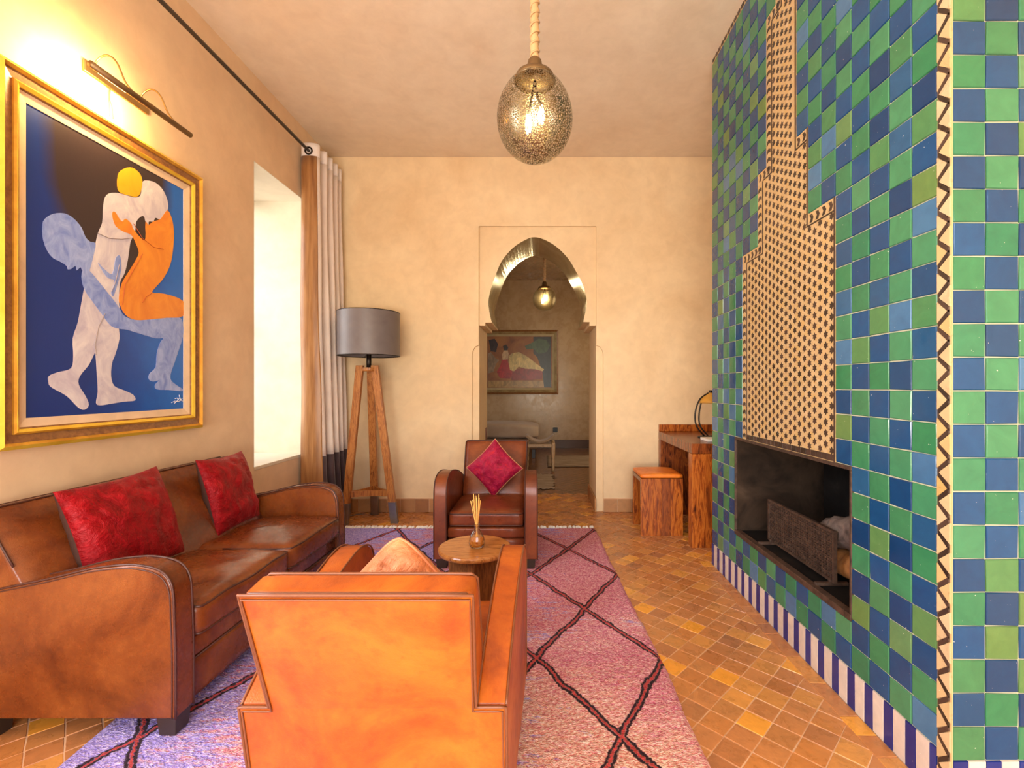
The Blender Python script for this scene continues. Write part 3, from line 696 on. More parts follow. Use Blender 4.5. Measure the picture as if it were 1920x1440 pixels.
# ================================================================ ARMCHAIRS AND SOFA
def lerp(a, b, t): return a+(b-a)*t
ARM = [(0, .065), (0, .30), (.001, .50), (.008, .555), (.03, .598), (.075, .628), (.15, .645), (.25, .640), (.40, .612), (.56, .562), (.70, .50), (.765, .462), (.745, .40), (.69, .065)]
def armchair(L, pipe, label, loc, rz):
    t = thing('armchair', label, 'armchair', loc, rz)
    out = lambda y, s: s*lerp(.358, .332, min(1, y/.77)); inn = lambda y, s: s*lerp(.272, .258, min(1, y/.77))
    for s in (-1, 1):
        bm = bmesh.new(); prism(bm, ARM, lambda y, z: (out(y, s), y, z), lambda y, z: (inn(y, s), y, z))
        a = link('arm', bm, L, t, bevel=.007, seg=3)
        bm = bmesh.new()
        for f in (out, inn):
            pth = smooth_path([(f(y, s)*(1.0), y-.001, z) for y, z in ARM[:12]], 3); tube(bm, pth, .0035, 6)
        link('piping', bm, pipe, a, smooth=True)
    # backrest body
    bm = bmesh.new()
    def bk(x, y, z):
        h = (z+.215)/.43; d = (y+.05)/.10
        fy = lerp(.555, .785, h) - .022*(1-(x/.255)**2)*math.sin(math.pi*max(0, min(1, h))); ry = lerp(.735, .868, h)
        zz_ = lerp(.36, .800-.012*d, h)
        return Vector((x*lerp(1.0, 1.03, h), lerp(fy, ry, d), zz_))
    rbox(bm, .256, .05, .215, .014, 10, bk); b = link('backrest', bm, L, t, smooth=True)
    bm = bmesh.new()
    for d in (-.05, .05):
        pth = [bk(-.254, d, -.10+.03*i) for i in range(11)]+[bk(-.24+.06*i, d, .213) for i in range(9)]+[bk(.254, d, .20-.03*i) for i in range(11)]
        tube(bm, pth, .004, 6)
    link('piping', bm, pipe, b, smooth=True)
    # outer back panel: full width below the arms, narrower above
    tt = [(-.332, .065), (-.332, .462), (-.257, .462), (-.2655, .787), (.2655, .787), (.257, .462), (.332, .462), (.332, .065)]
    def py(z): return .69+(z-.065)*.075/.397 if z < .462 else .765+(z-.462)*.105/.325
    bm = bmesh.new()
    # subdivided so that it follows the lean
    def quad(x0, x1, x2, x3, z0, z1, n=6, e=.010):
        for i in range(n):
            a, c = i/n, (i+1)/n; za, zc = lerp(z0, z1, a), lerp(z0, z1, c)
            xa, xb, xc, xd = lerp(x0, x3, a), lerp(x1, x2, a), lerp(x1, x2, c), lerp(x0, x3, c)
            hexa(bm, [(xa, py(za)-.004, za), (xb, py(za)-.004, za), (xb, py(za)+e, za), (xa, py(za)+e, za), (xd, py(zc)-.004, zc), (xc, py(zc)-.004, zc), (xc, py(zc)+e, zc), (xd, py(zc)+e, zc)])
    quad(-.330, .330, .330, -.330, .065, .460); quad(-.257, .257, .2645, -.2645, .460, .785)
    bmesh.ops.remove_doubles(bm, verts=bm.verts[:], dist=1e-5)
    fs = {}
    for f in bm.faces: fs.setdefault(tuple(sorted(v.index for v in f.verts)), []).append(f)
    bp = link('back_panel', bm, L, t)
    bm = bmesh.new(); ring = []
    for (x0, z0), (x1, z1) in zip(tt, tt[1:]):
        for i in range(6): zq = lerp(z0, z1, i/6); ring.append((lerp(x0, x1, i/6), py(zq)+.009, zq))
    ring.append((tt[-1][0], py(.065)+.009, .065)); tube(bm, ring, .0042, 6)
    ring2 = [(x*.974, y+.001, z-.010 if z > .1 else z) for x, y, z in ring]; tube(bm, ring2, .0025, 6)
    link('piping', bm, pipe, bp, smooth=True)
    # seat
    bm = bmesh.new()
    def seat(x, y, z):
        return Vector((x+.0, .30+y, .335+z+(.022*(1-(x/.27)**2)*(1-(y/.29)**2) if z > 0 else 0)+.004*noise.noise(Vector((x*9, y*9, 0)))))
    rbox(bm, .262, .285, .052, .028, 12, seat); s_ = link('seat_cushion', bm, L, t, smooth=True)
    bm = bmesh.new()
    for zq in (.040, -.040):
        pth = [(x, .018, .335+zq) for x in [-.245+.049*i for i in range(11)]]
        tube(bm, [(-.256, .5, .335+zq), (-.256, .04, .335+zq), *pth, (.256, .04, .335+zq), (.256, .5, .335+zq)], .004, 6)
    link('piping', bm, pipe, s_, smooth=True)
    bm = bmesh.new(); rbox(bm, .268, .33, .037, .012, 4, lambda x, y, z: Vector((x, .345+y, .243+z))); link('front_rail', bm, L, t, smooth=True)
    bm = bmesh.new(); rbox(bm, .268, .33, .068, .012, 4, lambda x, y, z: Vector((x, .350+y, .136+z))); link('apron', bm, L, t, smooth=True)
    for sx_ in (-1, 1):
        for yy in (.045, .62):
            bm = bmesh.new(); xx = sx_*.305
            hexa(bm, [(xx-.034, yy-.034, 0), (xx+.034, yy-.034, 0), (xx+.034, yy+.034, 0), (xx-.034, yy+.034, 0), (xx-.04, yy-.038, .068), (xx+.04, yy-.038, .068), (xx+.04, yy+.038, .068), (xx-.04, yy+.038, .068)])
            link('leg', bm, DARKWOOD, t, bevel=.003)
    return t
armchair(L_FAR, PIPING, 'dark brown leather club armchair facing the camera near the archway', (-.385, 3.21, .019), 0)
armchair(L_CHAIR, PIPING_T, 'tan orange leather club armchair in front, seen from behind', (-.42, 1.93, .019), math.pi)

# sofa: local x along the wall side, built in world coordinates
sf = thing('sofa', 'worn brown leather two-seat sofa along the left wall', 'sofa', (-1.31, 1.665, 0))
SA = [(0, .085), (0, .30), (.004, .44), (.009, .545), (.026, .592), (.055, .618), (.10, .633), (.175, .640), (.30, .626), (.45, .590), (.62, .555), (.745, .525), (.76, .48), (.745, .085)]
for nY_, (ya, yb) in enumerate(((0, .09), (1.345, 1.435))):
    bm = bmesh.new(); prism(bm, SA, lambda d, z: (-d, ya, z), lambda d, z: (-d, yb, z)); a = link('arm', bm, L_SOFA, sf, bevel=.010, seg=3)
    bm = bmesh.new()
    for q in (ya+.002, yb-.002):
        tube(bm, smooth_path([(-d-.001, q, z+.0) for d, z in SA[:12]], 3), .0042, 6)
    q = ya-.0008
    tube(bm, smooth_path([(-d-.012, q, z-.012) for d, z in [(0, .10)]+SA[1:12]], 3), .0025, 6)
    link('piping', bm, PIPING, a, smooth=True)
def sbk(x, y, z):    # x depth, y along, z height
    h = (z+.215)/.43; d = (x+.06)/.12
    fx = -lerp(.43, .705, h)+.03*math.sin(math.pi*max(0, min(1, h)))*(1-(y/.666)**6); rx = -lerp(.72, .755, h)
    return Vector((lerp(rx, fx, d), .6715+y, lerp(.36, .832-.004*(1-d), h)))
bm = bmesh.new(); rbox(bm, .06, .666, .215, .016, 14, sbk); b = link('backrest', bm, L_SOFA, sf, smooth=True)
bm = bmesh.new()
for d in (.058, -.058): tube(bm, [sbk(d, -.664, .03+.034*i) for i in range(6)]+[sbk(d, -.65+.1*i, .214) for i in range(14)]+[sbk(d, .664, .2-.05*i) for i in range(6)], .004, 6)
link('piping', bm, PIPING, b, smooth=True)
for c0, c1, sd in ((.094, .735, 1), (.739, 1.341, 2)):
    cy, hy = (c0+c1)/2, (c1-c0)/2
    def sc_(x, y, z):
        n_ = .010*noise.noise(Vector((x*7+sd*5, y*9, sd)))
        return Vector((-.242+x+(.012*(1-(y/hy)**2) if x > 0 else 0), cy+y, .385+z+(.030*(1-(x/.26)**2)*(1-(y/hy)**2)+n_ if z > 0 else n_*.3)))
    bm = bmesh.new(); rbox(bm, .255, hy, .062, .032, 16, sc_); s_ = link('seat_cushion', bm, L_SOFA, sf, smooth=True)
    bm = bmesh.new()
    for zq in (.050, -.050):
        tube(bm, smooth_path([sc_(-.1, -hy+.008, zq), sc_(.10, -hy+.006, zq), sc_(.23, -hy+.012, zq), sc_(.249, -hy+.04, zq), sc_(.249, -hy*.5, zq), sc_(.249, 0, zq), sc_(.249, hy*.5, zq), sc_(.249, hy-.04, zq), sc_(.23, hy-.012, zq), sc_(.10, hy-.006, zq)], 4), .0045, 6)
    link('piping', bm, PIPING, s_, smooth=True)
bm = bmesh.new(); rbox(bm, .35, .626, .042, .012, 6, lambda x, y, z: Vector((-.368+x, .7175+y, .280+z))); link('front_rail', bm, L_SOFA, sf, smooth=True)
bm = bmesh.new(); rbox(bm, .35, .626, .078, .012, 6, lambda x, y, z: Vector((-.372+x, .7175+y, .158+z))); a = link('apron', bm, L_SOFA, sf, smooth=True)
bm = bmesh.new(); tube(bm, [(-.022, .095, .236), (-.022, 1.34, .236)], .004, 6); link('piping', bm, PIPING, a, smooth=True)
for xx in (-.04, -.70):
    for yy in (.045, 1.39):
        bm = bmesh.new(); z0 = .019 if xx > -.3 else .001
        hexa(bm, [(xx-.03, yy-.032, z0), (xx+.03, yy-.032, z0), (xx+.03, yy+.032, z0), (xx-.03, yy+.032, z0), (xx-.035, yy-.038, .088), (xx+.035, yy-.038, .088), (xx+.035, yy+.038, .088), (xx-.035, yy+.038, .088)])
        link('leg', bm, DARKWOOD, sf, bevel=.003)

# cushions
def cushion(label, w_, h_, t_, mat, backmat, loc, xaxis, yaxis, cord=None, seed=0, group=None, wr=.008, pinch=.075):
    """xaxis: direction of width, yaxis: direction of height, front = x cross y"""
    xa = Vector(xaxis).normalized(); ya = Vector(yaxis); ya = (ya-xa*ya.dot(xa)).normalized(); za = xa.cross(ya)
    t = thing('cushion', label, 'cushion', loc); R = Matrix((xa, ya, za)).transposed().to_4x4(); t.matrix_world = Matrix.Translation(loc) @ R
    N = 40
    def pt(u, v, s):
        pin = 1-pinch*(1-v*v)*abs(u)**3; piv = 1-pinch*(1-u*u)*abs(v)**3
        if pinch < .05: pin *= 1-.10*abs(v)**6; piv *= 1-.10*abs(u)**6
        x = u*w_/2*pin; y = v*h_/2*piv; e = max(0, (1-u*u)*(1-v*v))
        z = s*t_/2*e**.42
        if e > 0: z += s*wr*2.2*noise.noise(Vector((x*13+seed, y*13, s*3)))*min(1, e*3)+s*wr*noise.noise(Vector((x*34+seed, y*30, s)))*min(1, e*4)
        return (x, y, z)
    for s, mm, nm in ((1, mat, 'cover'), (-1, backmat, 'back_cover')):
        bm = bmesh.new(); g = [[bm.verts.new(pt(math.sin(math.pi/2*(2*a/N-1)), math.sin(math.pi/2*(2*b/N-1)), s)) for a in range(N+1)] for b in range(N+1)]
        for b in range(N):
            for a in range(N): bm.faces.new((g[b][a], g[b][a+1], g[b+1][a+1], g[b+1][a]))
        link(nm, bm, mm, t, smooth=True)
    if cord:
        per = [pt(-1+2*a/20, -1, 1) for a in range(20)]+[pt(1, -1+2*a/20, 1) for a in range(20)]+[pt(1-2*a/20, 1, 1) for a in range(20)]+[pt(-1, 1-2*a/20, 1) for a in range(20)]
        bm = bmesh.new(); tube(bm, [(x, y, 0) for x, y, z in per], .0045, 6, closed=True); link('cord', bm, cord, t, smooth=True)
    return t
# (width along -Y so that width x height points to +X, into the room)
cushion('crushed red velvet cushion at the near end of the sofa', .50, .45, .17, V_RED, V_BACK, (-1.845, 2.07, .660), (-.02, 1, .03), (-.30, 0, 1), seed=3)
cushion('crushed red velvet cushion at the far end of the sofa', .43, .44, .15, V_RED, V_BACK, (-1.855, 2.77, .658), (-.06, 1, -.02), (-.28, 0, 1), seed=11)
d_ = 1/math.sqrt(2)
cushion('magenta red velvet cushion standing on its corner in the far armchair', .33, .33, .12, V_MAG, V_MAG, (-.378, 3.735, .625), (d_, 0.0, d_), (-d_, .25, d_), cord=CORD, seed=21)
cushion('peach orange velvet cushion standing on its corner in the front armchair', .36, .36, .15, V_PEACH, V_PEACH, (-.40, 1.355, .615), (-d_, 0.10, d_), (d_, -.25, d_), cord=plain('peach_cord', (.62, .20, .08), .6), seed=31, pinch=.03)

# ================================================================ ROUND TABLE AND DIFFUSER
tb = thing('side_table', 'round walnut side table between the two armchairs', 'table', (-.325, 2.27, .019))
bm = bmesh.new(); lathe(bm, [(0, .456), (.165, .456), (.173, .459), (.176, .466), (.176, .474), (.173, .480), (.168, .482), (0, .482)], n=56); link('tabletop', bm, W_TABLE, tb, smooth=False, bevel=0)
boxo('upright_panel', (-.125, -.016, .0), (.125, .016, .4555), W_TABLEV, tb, bevel=.002)
boxo('upright_panel', (-.016, -.125, .0), (.016, -.0165, .4555), W_TABLEV, tb, bevel=.002)
boxo('upright_panel', (-.016, .0165, .0), (.016, .125, .4555), W_TABLEV, tb, bevel=.002)
df = thing('reed_diffuser', 'glass reed diffuser of amber oil on the round table', 'diffuser', (-.312, 2.25, .502))
g = M('clear_ribbed_glass', 0.03); g.b.inputs['Transmission Weight'].default_value = 1.0; g.b.inputs['IOR'].default_value = 1.45; g.color((1, .96, .9))
prof = [(0, 0), (.026, 0), (.034, .006), (.039, .020), (.038, .036), (.030, .058), (.018, .080), (.0125, .092), (.0125, .104), (.017, .112), (.0145, .113), (.010, .104), (.010, .092), (.015, .078), (.027, .056), (.035, .036), (.036, .020), (.031, .009), (0, .006)]
bm = bmesh.new(); lathe(bm, prof, n=20); link('bottle', bm, g.m, df)
g2 = M('amber_oil', 0.05); g2.color((.90, .36, .04)); g2.b.inputs['Transmission Weight'].default_value = .6; g2.b.inputs['IOR'].default_value = 1.33
bm = bmesh.new(); lathe(bm, [(0, .007), (.030, .010), (.0345, .020), (.034, .036), (.028, .052), (0, .052)], n=20); link('oil', bm, g2.m, df)
REED = plain('golden_reed', (.80, .42, .10), .6)
for i in range(9):
    a = i*2.4; r = .012+.024*((i*7) % 5)/4
    bm = bmesh.new(); tube(bm, [(-.010*math.cos(a), -.010*math.sin(a), .012), (0.003*math.cos(a), 0.003*math.sin(a), .10), (r*math.cos(a), r*math.sin(a)*.7, .225+.01*((i*3) % 4))], .0023, 6); link('reed', bm, REED, df, smooth=True)

# ================================================================ FLOOR LAMP
fx, fy = -1.605, 4.33
lp = thing('floor_lamp', 'tripod floor lamp with oak legs and grey drum shade by the curtain', 'lamp', (fx, fy, 0))
bm = bmesh.new()
lathe(bm, [(.277, 1.562), (.277, 1.968)], n=56); lathe(bm, [(.273, 1.968), (.273, 1.562)], n=56)
sh = link('lamp_shade', bm, SHADE, lp, smooth=True)
bm = bmesh.new()
for zq in (1.564, 1.966): tube(bm, [(.275*math.cos(a*math.pi/24), .275*math.sin(a*math.pi/24), zq) for a in range(48)], .004, 6, closed=True)
for a in range(3): tube(bm, [(0, 0, 1.60), (.27*math.cos(a*2.09), .27*math.sin(a*2.09), 1.566)], .003, 5)
link('rim', bm, IRON, sh, smooth=True)
bm = bmesh.new(); tube(bm, [(0, 0, 1.43), (0, 0, 1.60)], .022, 14); lathe(bm, [(0, 1.60), (.016, 1.60), (.035, 1.66), (.03, 1.70), (0, 1.72)], n=16); link('stem', bm, IRON, lp, smooth=True)
feet = [(-.215, -.03), (.232, .03), (-.055, .31)]
tops = [(-.075, -.02), (.060, -.01), (-.005, .06)]
for i, ((ax, ay), (tx, ty)) in enumerate(zip(feet, tops)):
    bm = bmesh.new(); hw, hd = .033, .022
    P0 = Vector((ax, ay, .0)); P1 = Vector((tx, ty, 1.475))
    def sec(c, z, s=1): return [(c.x-hw*s, c.y-hd, z), (c.x+hw*s, c.y-hd, z), (c.x+hw*s, c.y+hd, z), (c.x-hw*s, c.y+hd, z)]
    c0 = P0.lerp(P1, .135); hexa(bm, sec(c0, c0.z)+sec(P1, 1.475))
    lg = link('leg', bm, W_LAMP, lp, bevel=.003)
    bm = bmesh.new(); hexa(bm, [(x, y, 0) for x, y, z in sec(P0, 0, 1.04)]+sec(c0, c0.z, 1.04)); link('metal_foot', bm, STEEL, lg, bevel=.002)
bm = bmesh.new(); lathe(bm, [(0, 1.42), (.062, 1.42), (.068, 1.43), (.068, 1.455), (0, 1.455)], n=24); link('hub', bm, W_LAMP, lp)
mid = [Vector((a[0], a[1], 0)).lerp(Vector((t_[0], t_[1], 1.475)), .19) for a, t_ in zip(feet, tops)]
for i in range(3):
    a, b = mid[i], mid[(i+1) % 3]; c = (a+b)/2; cen = sum(mid, Vector())/3; c2 = c+(c-cen).normalized()*(-.03)
    bm = bmesh.new(); pth = smooth_path([a, c2, b], 5)
    prev = None
    for p in pth:
        vv = [bm.verts.new((p.x+dx*(.0), p.y+dy, p.z+dz)) for dx, dy, dz in ((0, -.012, -.026), (0, .012, -.026), (0, .012, .026), (0, -.012, .026))]
        if prev:
            for k in range(4): bm.faces.new((prev[k], prev[(k+1) % 4], vv[(k+1) % 4], vv[k]))
        prev = vv
    link('stretcher', bm, W_LAMP, lp)
bm = bmesh.new(); tube(bm, smooth_path([(.0, .06, 1.42), (-.045, .27, .9), (-.06, .33, .3), (-.10, .34, .02), (-.22, .30, .008), (-.40, .10, .008), (-.47, .02, .01)], 8), .004, 6); link('power_cord', bm, plain('grey_flex', (.18, .16, .15), .5), lp, smooth=True)

# ================================================================ CURTAIN AND ROD
rodx, rodz = -2.055, 3.362
rd = thing('curtain_rod', 'long black iron curtain rod high along the left wall', 'curtain rod')
bm = bmesh.new(); tube(bm, [(rodx, -1.55, rodz), (rodx, 4.62, rodz)], .0135, 12); link('rod', bm, ROD, rd, smooth=True)
for yq in (-1.5, 1.2, 4.62):
    bm = bmesh.new(); tube(bm, [(XL+.001, yq, rodz), (rodx, yq, rodz)], .008, 8); tube(bm, [(XL+.001, yq, rodz), (XL+.010, yq, rodz)], .028, 14); link('bracket', bm, ROD, rd, smooth=True)
ct = thing('curtain', 'off-white curtain with dark brown hem band gathered in the left corner', 'curtain')
# plan of the folds, spreading a little towards the hem
fold = [(-2.132, 4.128), (-2.10, 4.112), (-2.04, 4.110), (-1.995, 4.128), (-1.985, 4.165), (-2.03, 4.19), (-2.10, 4.20), (-2.11, 4.23), (-2.05, 4.25), (-1.985, 4.265), (-1.98, 4.295), (-2.04, 4.315), (-2.105, 4.325), (-2.105, 4.355), (-2.04, 4.37), (-1.985, 4.385), (-1.98, 4.41), (-2.05, 4.43), (-2.105, 4.44), (-2.10, 4.47), (-2.04, 4.485), (-1.985, 4.50), (-1.985, 4.53), (-2.05, 4.55), (-2.10, 4.56), (-2.09, 4.59), (-2.03, 4.60), (-1.99, 4.615), (-1.995, 4.64), (-2.06, 4.655)]
def curtain_part(name, pl, z0, z1, mat, parent, nz=20, thick=.004, closed_lining=None):
    bm = bmesh.new(); sm = smooth_path([(x, y, 0) for x, y in pl], 4); rows = []
    for kz in range(nz+1):
        z = lerp(z0, z1, kz/nz); g_ = max(0, (3.40-z)/3.40); row = []
        for ii, p in enumerate(sm):
            spread = 1+.55*g_**1.5
            x = XL+.02+(p.x-(XL+.02))*spread*(1 if g_ < .02 else 1)+.010*noise.noise(Vector((p.y*9, z*1.2, 0)))
            y = p.y+.014*noise.noise(Vector((p.y*5, z*1.1, 7)))*g_
            x = max(XL+.015, x); row.append(bm.verts.new((x, min(y, 4.71), z)))
        rows.append(row)
    for a, b in zip(rows, rows[1:]):
        for i in range(len(a)-1): bm.faces.new((a[i], a[i+1], b[i+1], b[i]))
    o = link(name, bm, mat, parent, smooth=True); so = o.modifiers.new('s', 'SOLIDIFY'); so.thickness = thick; return o
main = fold[3:]; lin = fold[:4]
curtain_part('fabric', main, .66, 3.32, CURT, ct, 24)
curtain_part('header', fold, 3.32, 3.435, CURT_HEAD, ct, 3)
curtain_part('hem_band', main, .012, .66, CURT_BAND, ct, 8)
curtain_part('lining', lin, .012, 3.32, CURT_LINE, ct, 26)
bm = bmesh.new(); tube(bm, [(rodx+.030*math.cos(a*math.pi/10), 4.105, rodz+.030*math.sin(a*math.pi/10)) for a in range(20)], .0075, 8, closed=True); link('grommet', bm, IRON, ct, smooth=True)

# ================================================================ LARGE PAINTING + PICTURE LIGHT
pa = thing('painting', 'large gilt-framed painting of white, blue and orange embracing figures', 'painting', (XL, 2.35, 1.80))
FY0, FY1, FZ0, FZ1 = 1.80, 2.895, 1.025, 2.575
def ring_frame(name, y0, y1, z0, z1, wdt, x0, x1, mat, parent, xin=None, org=(XL, 2.35, 1.80)):
    """mitred rectangular frame ring, x0 back, x1 front at outer edge, xin front at inner edge"""
    xin = x1 if xin is None else xin; bm = bmesh.new()
    O = [(y0, z0), (y1, z0), (y1, z1), (y0, z1)]; I = [(y0+wdt, z0+wdt), (y1-wdt, z0+wdt), (y1-wdt, z1-wdt), (y0+wdt, z1-wdt)]
    V = lambda x, p: bm.verts.new((x-org[0], p[0]-org[1], p[1]-org[2]))
    ob, of = [V(x0, p) for p in O], [V(x1, p) for p in O]; ib, if_ = [V(x0, p) for p in I], [V(xin, p) for p in I]
    for k in range(4):
        q = (k+1) % 4
        bm.faces.new((ob[k], ob[q], of[q], of[k])); bm.faces.new((of[k], of[q], if_[q], if_[k])); bm.faces.new((if_[k], if_[q], ib[q], ib[k])); bm.faces.new((ib[k], ib[q], ob[q], ob[k]))
    return link(name, bm, mat, parent)
e = 0
for nm, wdt, xo, xi, mt in (('outer_moulding', .016, .050, .062, GOLD2), ('outer_moulding', .010, .062, .052, GOLD), ('frame_panel', .034, .046, .040, FRAME_BROWN), ('inner_moulding', .008, .048, .052, GOLD), ('inner_moulding', .013, .054, .046, GOLD2), ('inner_moulding', .006, .040, .034, FRAME_BROWN), ('liner', .036, .034, .026, LINER)):
    ring_frame(nm, FY0+e, FY1-e, FZ0+e, FZ1-e, wdt, XL+.004, XL+xo, mt, pa, XL+xi); e += wdt
cy0, cy1, cz0, cz1 = FY0+e, FY1-e, FZ0+e, FZ1-e
m = M('painted_blue_ground', .3, 0, .5); v = m.co(); sx_ = m.n('ShaderNodeSeparateXYZ'); m.l(v, sx_.inputs[0])
dy = m.math('MULTIPLY', m.math('ADD', sx_.outputs[1], .02), 2.4); dz = m.math('MULTIPLY', m.math('SUBTRACT', sx_.outputs[2], .58), 1.25)
rr = m.math('SQRT', m.math('ADD', m.math('MULTIPLY', dy, dy), m.math('MULTIPLY', dz, dz)))
rr = m.math('ADD', rr, m.math('MULTIPLY', m.noise(v, 3, 4), .25))
bl = m.ramp(m.math('ADD', sx_.outputs[1], m.math('MULTIPLY', m.noise(v, 8, 5), .3)), [(0.0, (.004, .03, .20)), (.25, (.003, .065, .36)), (.5, (.001, .13, .56))])
m.color(m.mix(m.ramp(rr, [(.80, (1, 1, 1)), (1.0, (0, 0, 0))]), bl, (.035, .022, .026))); m.bump(m.noise(m.co((1, 1, .4)), 60, 3), .2, .002)
boxo('canvas', (.004, cy0-2.35-.004, cz0-1.80-.004), (.022, cy1-2.35+.004, cz1-1.80+.004), m.m, pa)
PX = XL+.023
def cp(u, v, o=(0, 280), s=2.4):
    x = o[0]+u/s; yp = o[1]+v/s; Y = F*PX/(x-VX); z = EYE-(yp-VY)*Y/F
    return (max(cy0+.003, min(cy1-.003, Y)), max(cz0+.003, min(cz1-.003, z)))
def paint(name, a, b, sc=16):
    m = M(name, .35, 0, .5); v = m.co((1, 1, .6)); n1 = m.noise(v, sc, 5, .65, 1.2)
    m.color(m.ramp(n1, [(.35, a), (.65, b)])); m.bump(n1, .4, .003); return m.m
PW = paint('white_paint', (.52, .46, .56), (.76, .70, .72), 9); PB = paint('pale_blue_paint', (.17, .25, .62), (.36, .45, .78)); PO = paint('orange_paint', (.72, .20, .02), (.85, .30, .03), 8); POH = paint('amber_paint', (.84, .36, .01), (.90, .42, .02), 8)
figs = [
 ('white_figure', PW, .0000, [(480,205),(520,195),(570,206),(600,215),(632,208),(640,150),(660,140),(700,150),(735,185),(755,235),(755,270),(735,295),(720,315),(700,308),(690,325),(670,325),(668,340),(655,325),(650,305),(640,300),(625,310),(612,330),(608,370),(590,410),(585,430),(575,500),(560,560),(540,600),(535,690),(540,720),(535,800),(538,850),(520,920),(505,960),(500,1020),(515,1065),(560,1085),(600,1105),(608,1130),(560,1135),(500,1145),(450,1152),(432,1140),(440,1090),(435,1000),(430,925),(425,920),(400,970),(360,1020),(355,1060),(385,1110),(400,1150),(380,1172),(350,1160),(300,1110),(230,1070),(218,1045),(220,1020),(260,1003),(320,985),(330,930),(328,850),(350,780),(365,700),(380,620),(400,560),(420,470),(440,380),(460,330),(465,250)]),
 ('blue_figure_head', PB, .0006, [(190,350),(200,315),(240,290),(290,288),(330,310),(365,350),(385,395),(405,415),(430,425),(420,480),(402,545),(385,552),(370,545),(362,530),(345,545),(340,525),(320,538),(305,540),(300,525),(270,505),(240,490),(215,460),(195,410)]),
 ('blue_figure_limbs', PB, .0008, [(372,545),(400,545),(440,590),(480,640),(520,690),(540,720),(560,750),(610,768),(680,765),(750,758),(810,758),(833,790),(825,840),(805,900),(785,960),(768,1010),(770,1040),(800,1065),(827,1080),(820,1088),(760,1083),(705,1080),(697,1060),(715,1040),(690,1045),(670,1035),(672,1010),(700,980),(705,920),(720,870),(735,850),(700,850),(630,830),(570,812),(540,808),(500,795),(460,745),(420,690),(385,640),(368,590)]),
 ('orange_figure', PO, .0012, [(755,275),(775,320),(782,380),(778,450),(765,520),(735,580),(700,620),(685,645),(740,650),(833,685),(833,752),(750,758),(680,765),(610,768),(565,745),(540,700),(535,660),(550,600),(580,550),(610,500),(625,465),(610,420),(590,385),(555,370),(520,345),(505,300),(508,280),(520,285),(535,310),(550,325),(565,312),(590,335),(600,360),(640,405),(655,400),(655,328),(668,340),(690,325),(720,315),(735,295)]),
 ('orange_head', POH, .0014, [(527,150),(535,105),(565,85),(595,83),(625,105),(640,140),(632,190),(615,213),(570,205),(535,190)]),
 ('white_figure_hand', PB, .0010, [(440,510),(470,540),(505,560),(520,490),(540,480),(545,540),(530,600),(510,660),(500,640),(515,590),(480,575)]),
]
for nm, mt, off, pts in figs:
    q = [cp(*p) for p in pts]; q = [(p.x, p.y) for p in smooth_path([(a, b, 0) for a, b in q], 3, True)]; bm = bmesh.new()
    prism(bm, q, lambda y, z: (PX-XL+off, y-2.35, z-1.80), lambda y, z: (PX-XL-.0005, y-2.35, z-1.80)); link(nm, bm, mt, pa)
bm = bmesh.new()
def stroke(pts, r=.0022):
    q = [cp(*p) for p in pts]; tube(bm, [(PX-XL+.0018, y-2.35, z-1.80) for y, z in q], r, 4)
for st_ in ([(770,1140),(785,1133),(800,1135),(812,1130),(822,1133)], [(795,1118),(800,1128),(808,1116),(812,1128),(818,1122)], [(783,1143),(800,1128)], [(805,1105),(806,1114)], [(786,1122),(793,1120)]): stroke(st_, .0018)
link('signature', bm, plain('white_ink', (.8, .8, .85), .5), pa)
bm = bmesh.new()
for st_ in ([(440,378),(490,400),(545,404),(590,398)], [(430,925),(424,880),(440,800),(470,740)], [(500,640),(520,590),(535,520)]): stroke(st_, .0018)
link('contour_lines', bm, plain('grey_contour_paint', (.35, .28, .28), .6), pa)
bm = bmesh.new()
for st_ in ([(550,700),(560,610),(600,540),(640,470)], [(685,645),(655,665),(640,690)], [(600,335),(640,400),(690,440),(735,450)]): stroke(st_, .0018)
link('contour_lines', bm, plain('rust_contour_paint', (.45, .08, .01), .6), pa)

pl_ = thing('picture_light', 'brass picture light over the gilt-framed painting', 'picture light', (XL, 2.36, 2.79))
boxo('wall_plate', (.001, -.18, -.030), (.018, .18, .026), BRASS, pl_, bevel=.006)
tx_, ty0, ty1, tz_ = -1.95-XL, 2.01-2.36, 2.584-2.36, 2.675-2.79
bm = bmesh.new(); tube(bm, [(tx_, ty0, tz_), (tx_, ty1, tz_)], .0145, 16); link('tube_shade', bm, BRONZE, pl_, smooth=True)
for yq in (-.14, .115):
    bm = bmesh.new(); tube(bm, smooth_path([(.015, yq, .0), (.040, yq, .050), (.085, yq, .070), (.13, yq, .035), (.17, yq, -.055), (tx_-.002, yq, tz_+.014)], 6), .0042, 8); link('arm', bm, BRASS, pl_, smooth=True)
em = bpy.data.materials.new('warm_lamp_strip'); em.use_nodes = True; en = em.node_tree.nodes.new('ShaderNodeEmission'); en.inputs[0].default_value = (1, .72, .32, 1); en.inputs[1].default_value = 5
em.node_tree.links.new(en.outputs[0], em.node_tree.nodes['Material Output'].inputs[0])
boxo('lamp_strip', (tx_-.024, ty0+.06, tz_-.002), (tx_-.0145, ty0+.20, tz_+.008), em, pl_)
bm = bmesh.new(); tube(bm, smooth_path([(.012, -.045, -.03), (.012, -.048, -.08), (.012, -.035, -.12), (.012, -.03, -.17)], 5), .0022, 6); tube(bm, smooth_path([(.012, -.05, -.03), (.014, -.055, -.1), (.012, -.05, -.17)], 5), .0018, 6); link('flex', bm, plain('flex', (.08, .07, .06), .5), pl_, smooth=True)
al = area('picture_light_glow', (XL+.17, 2.17, 2.668), (-1, -.05, -.12), .30, .03, 8.5, (1.0, .66, .26))

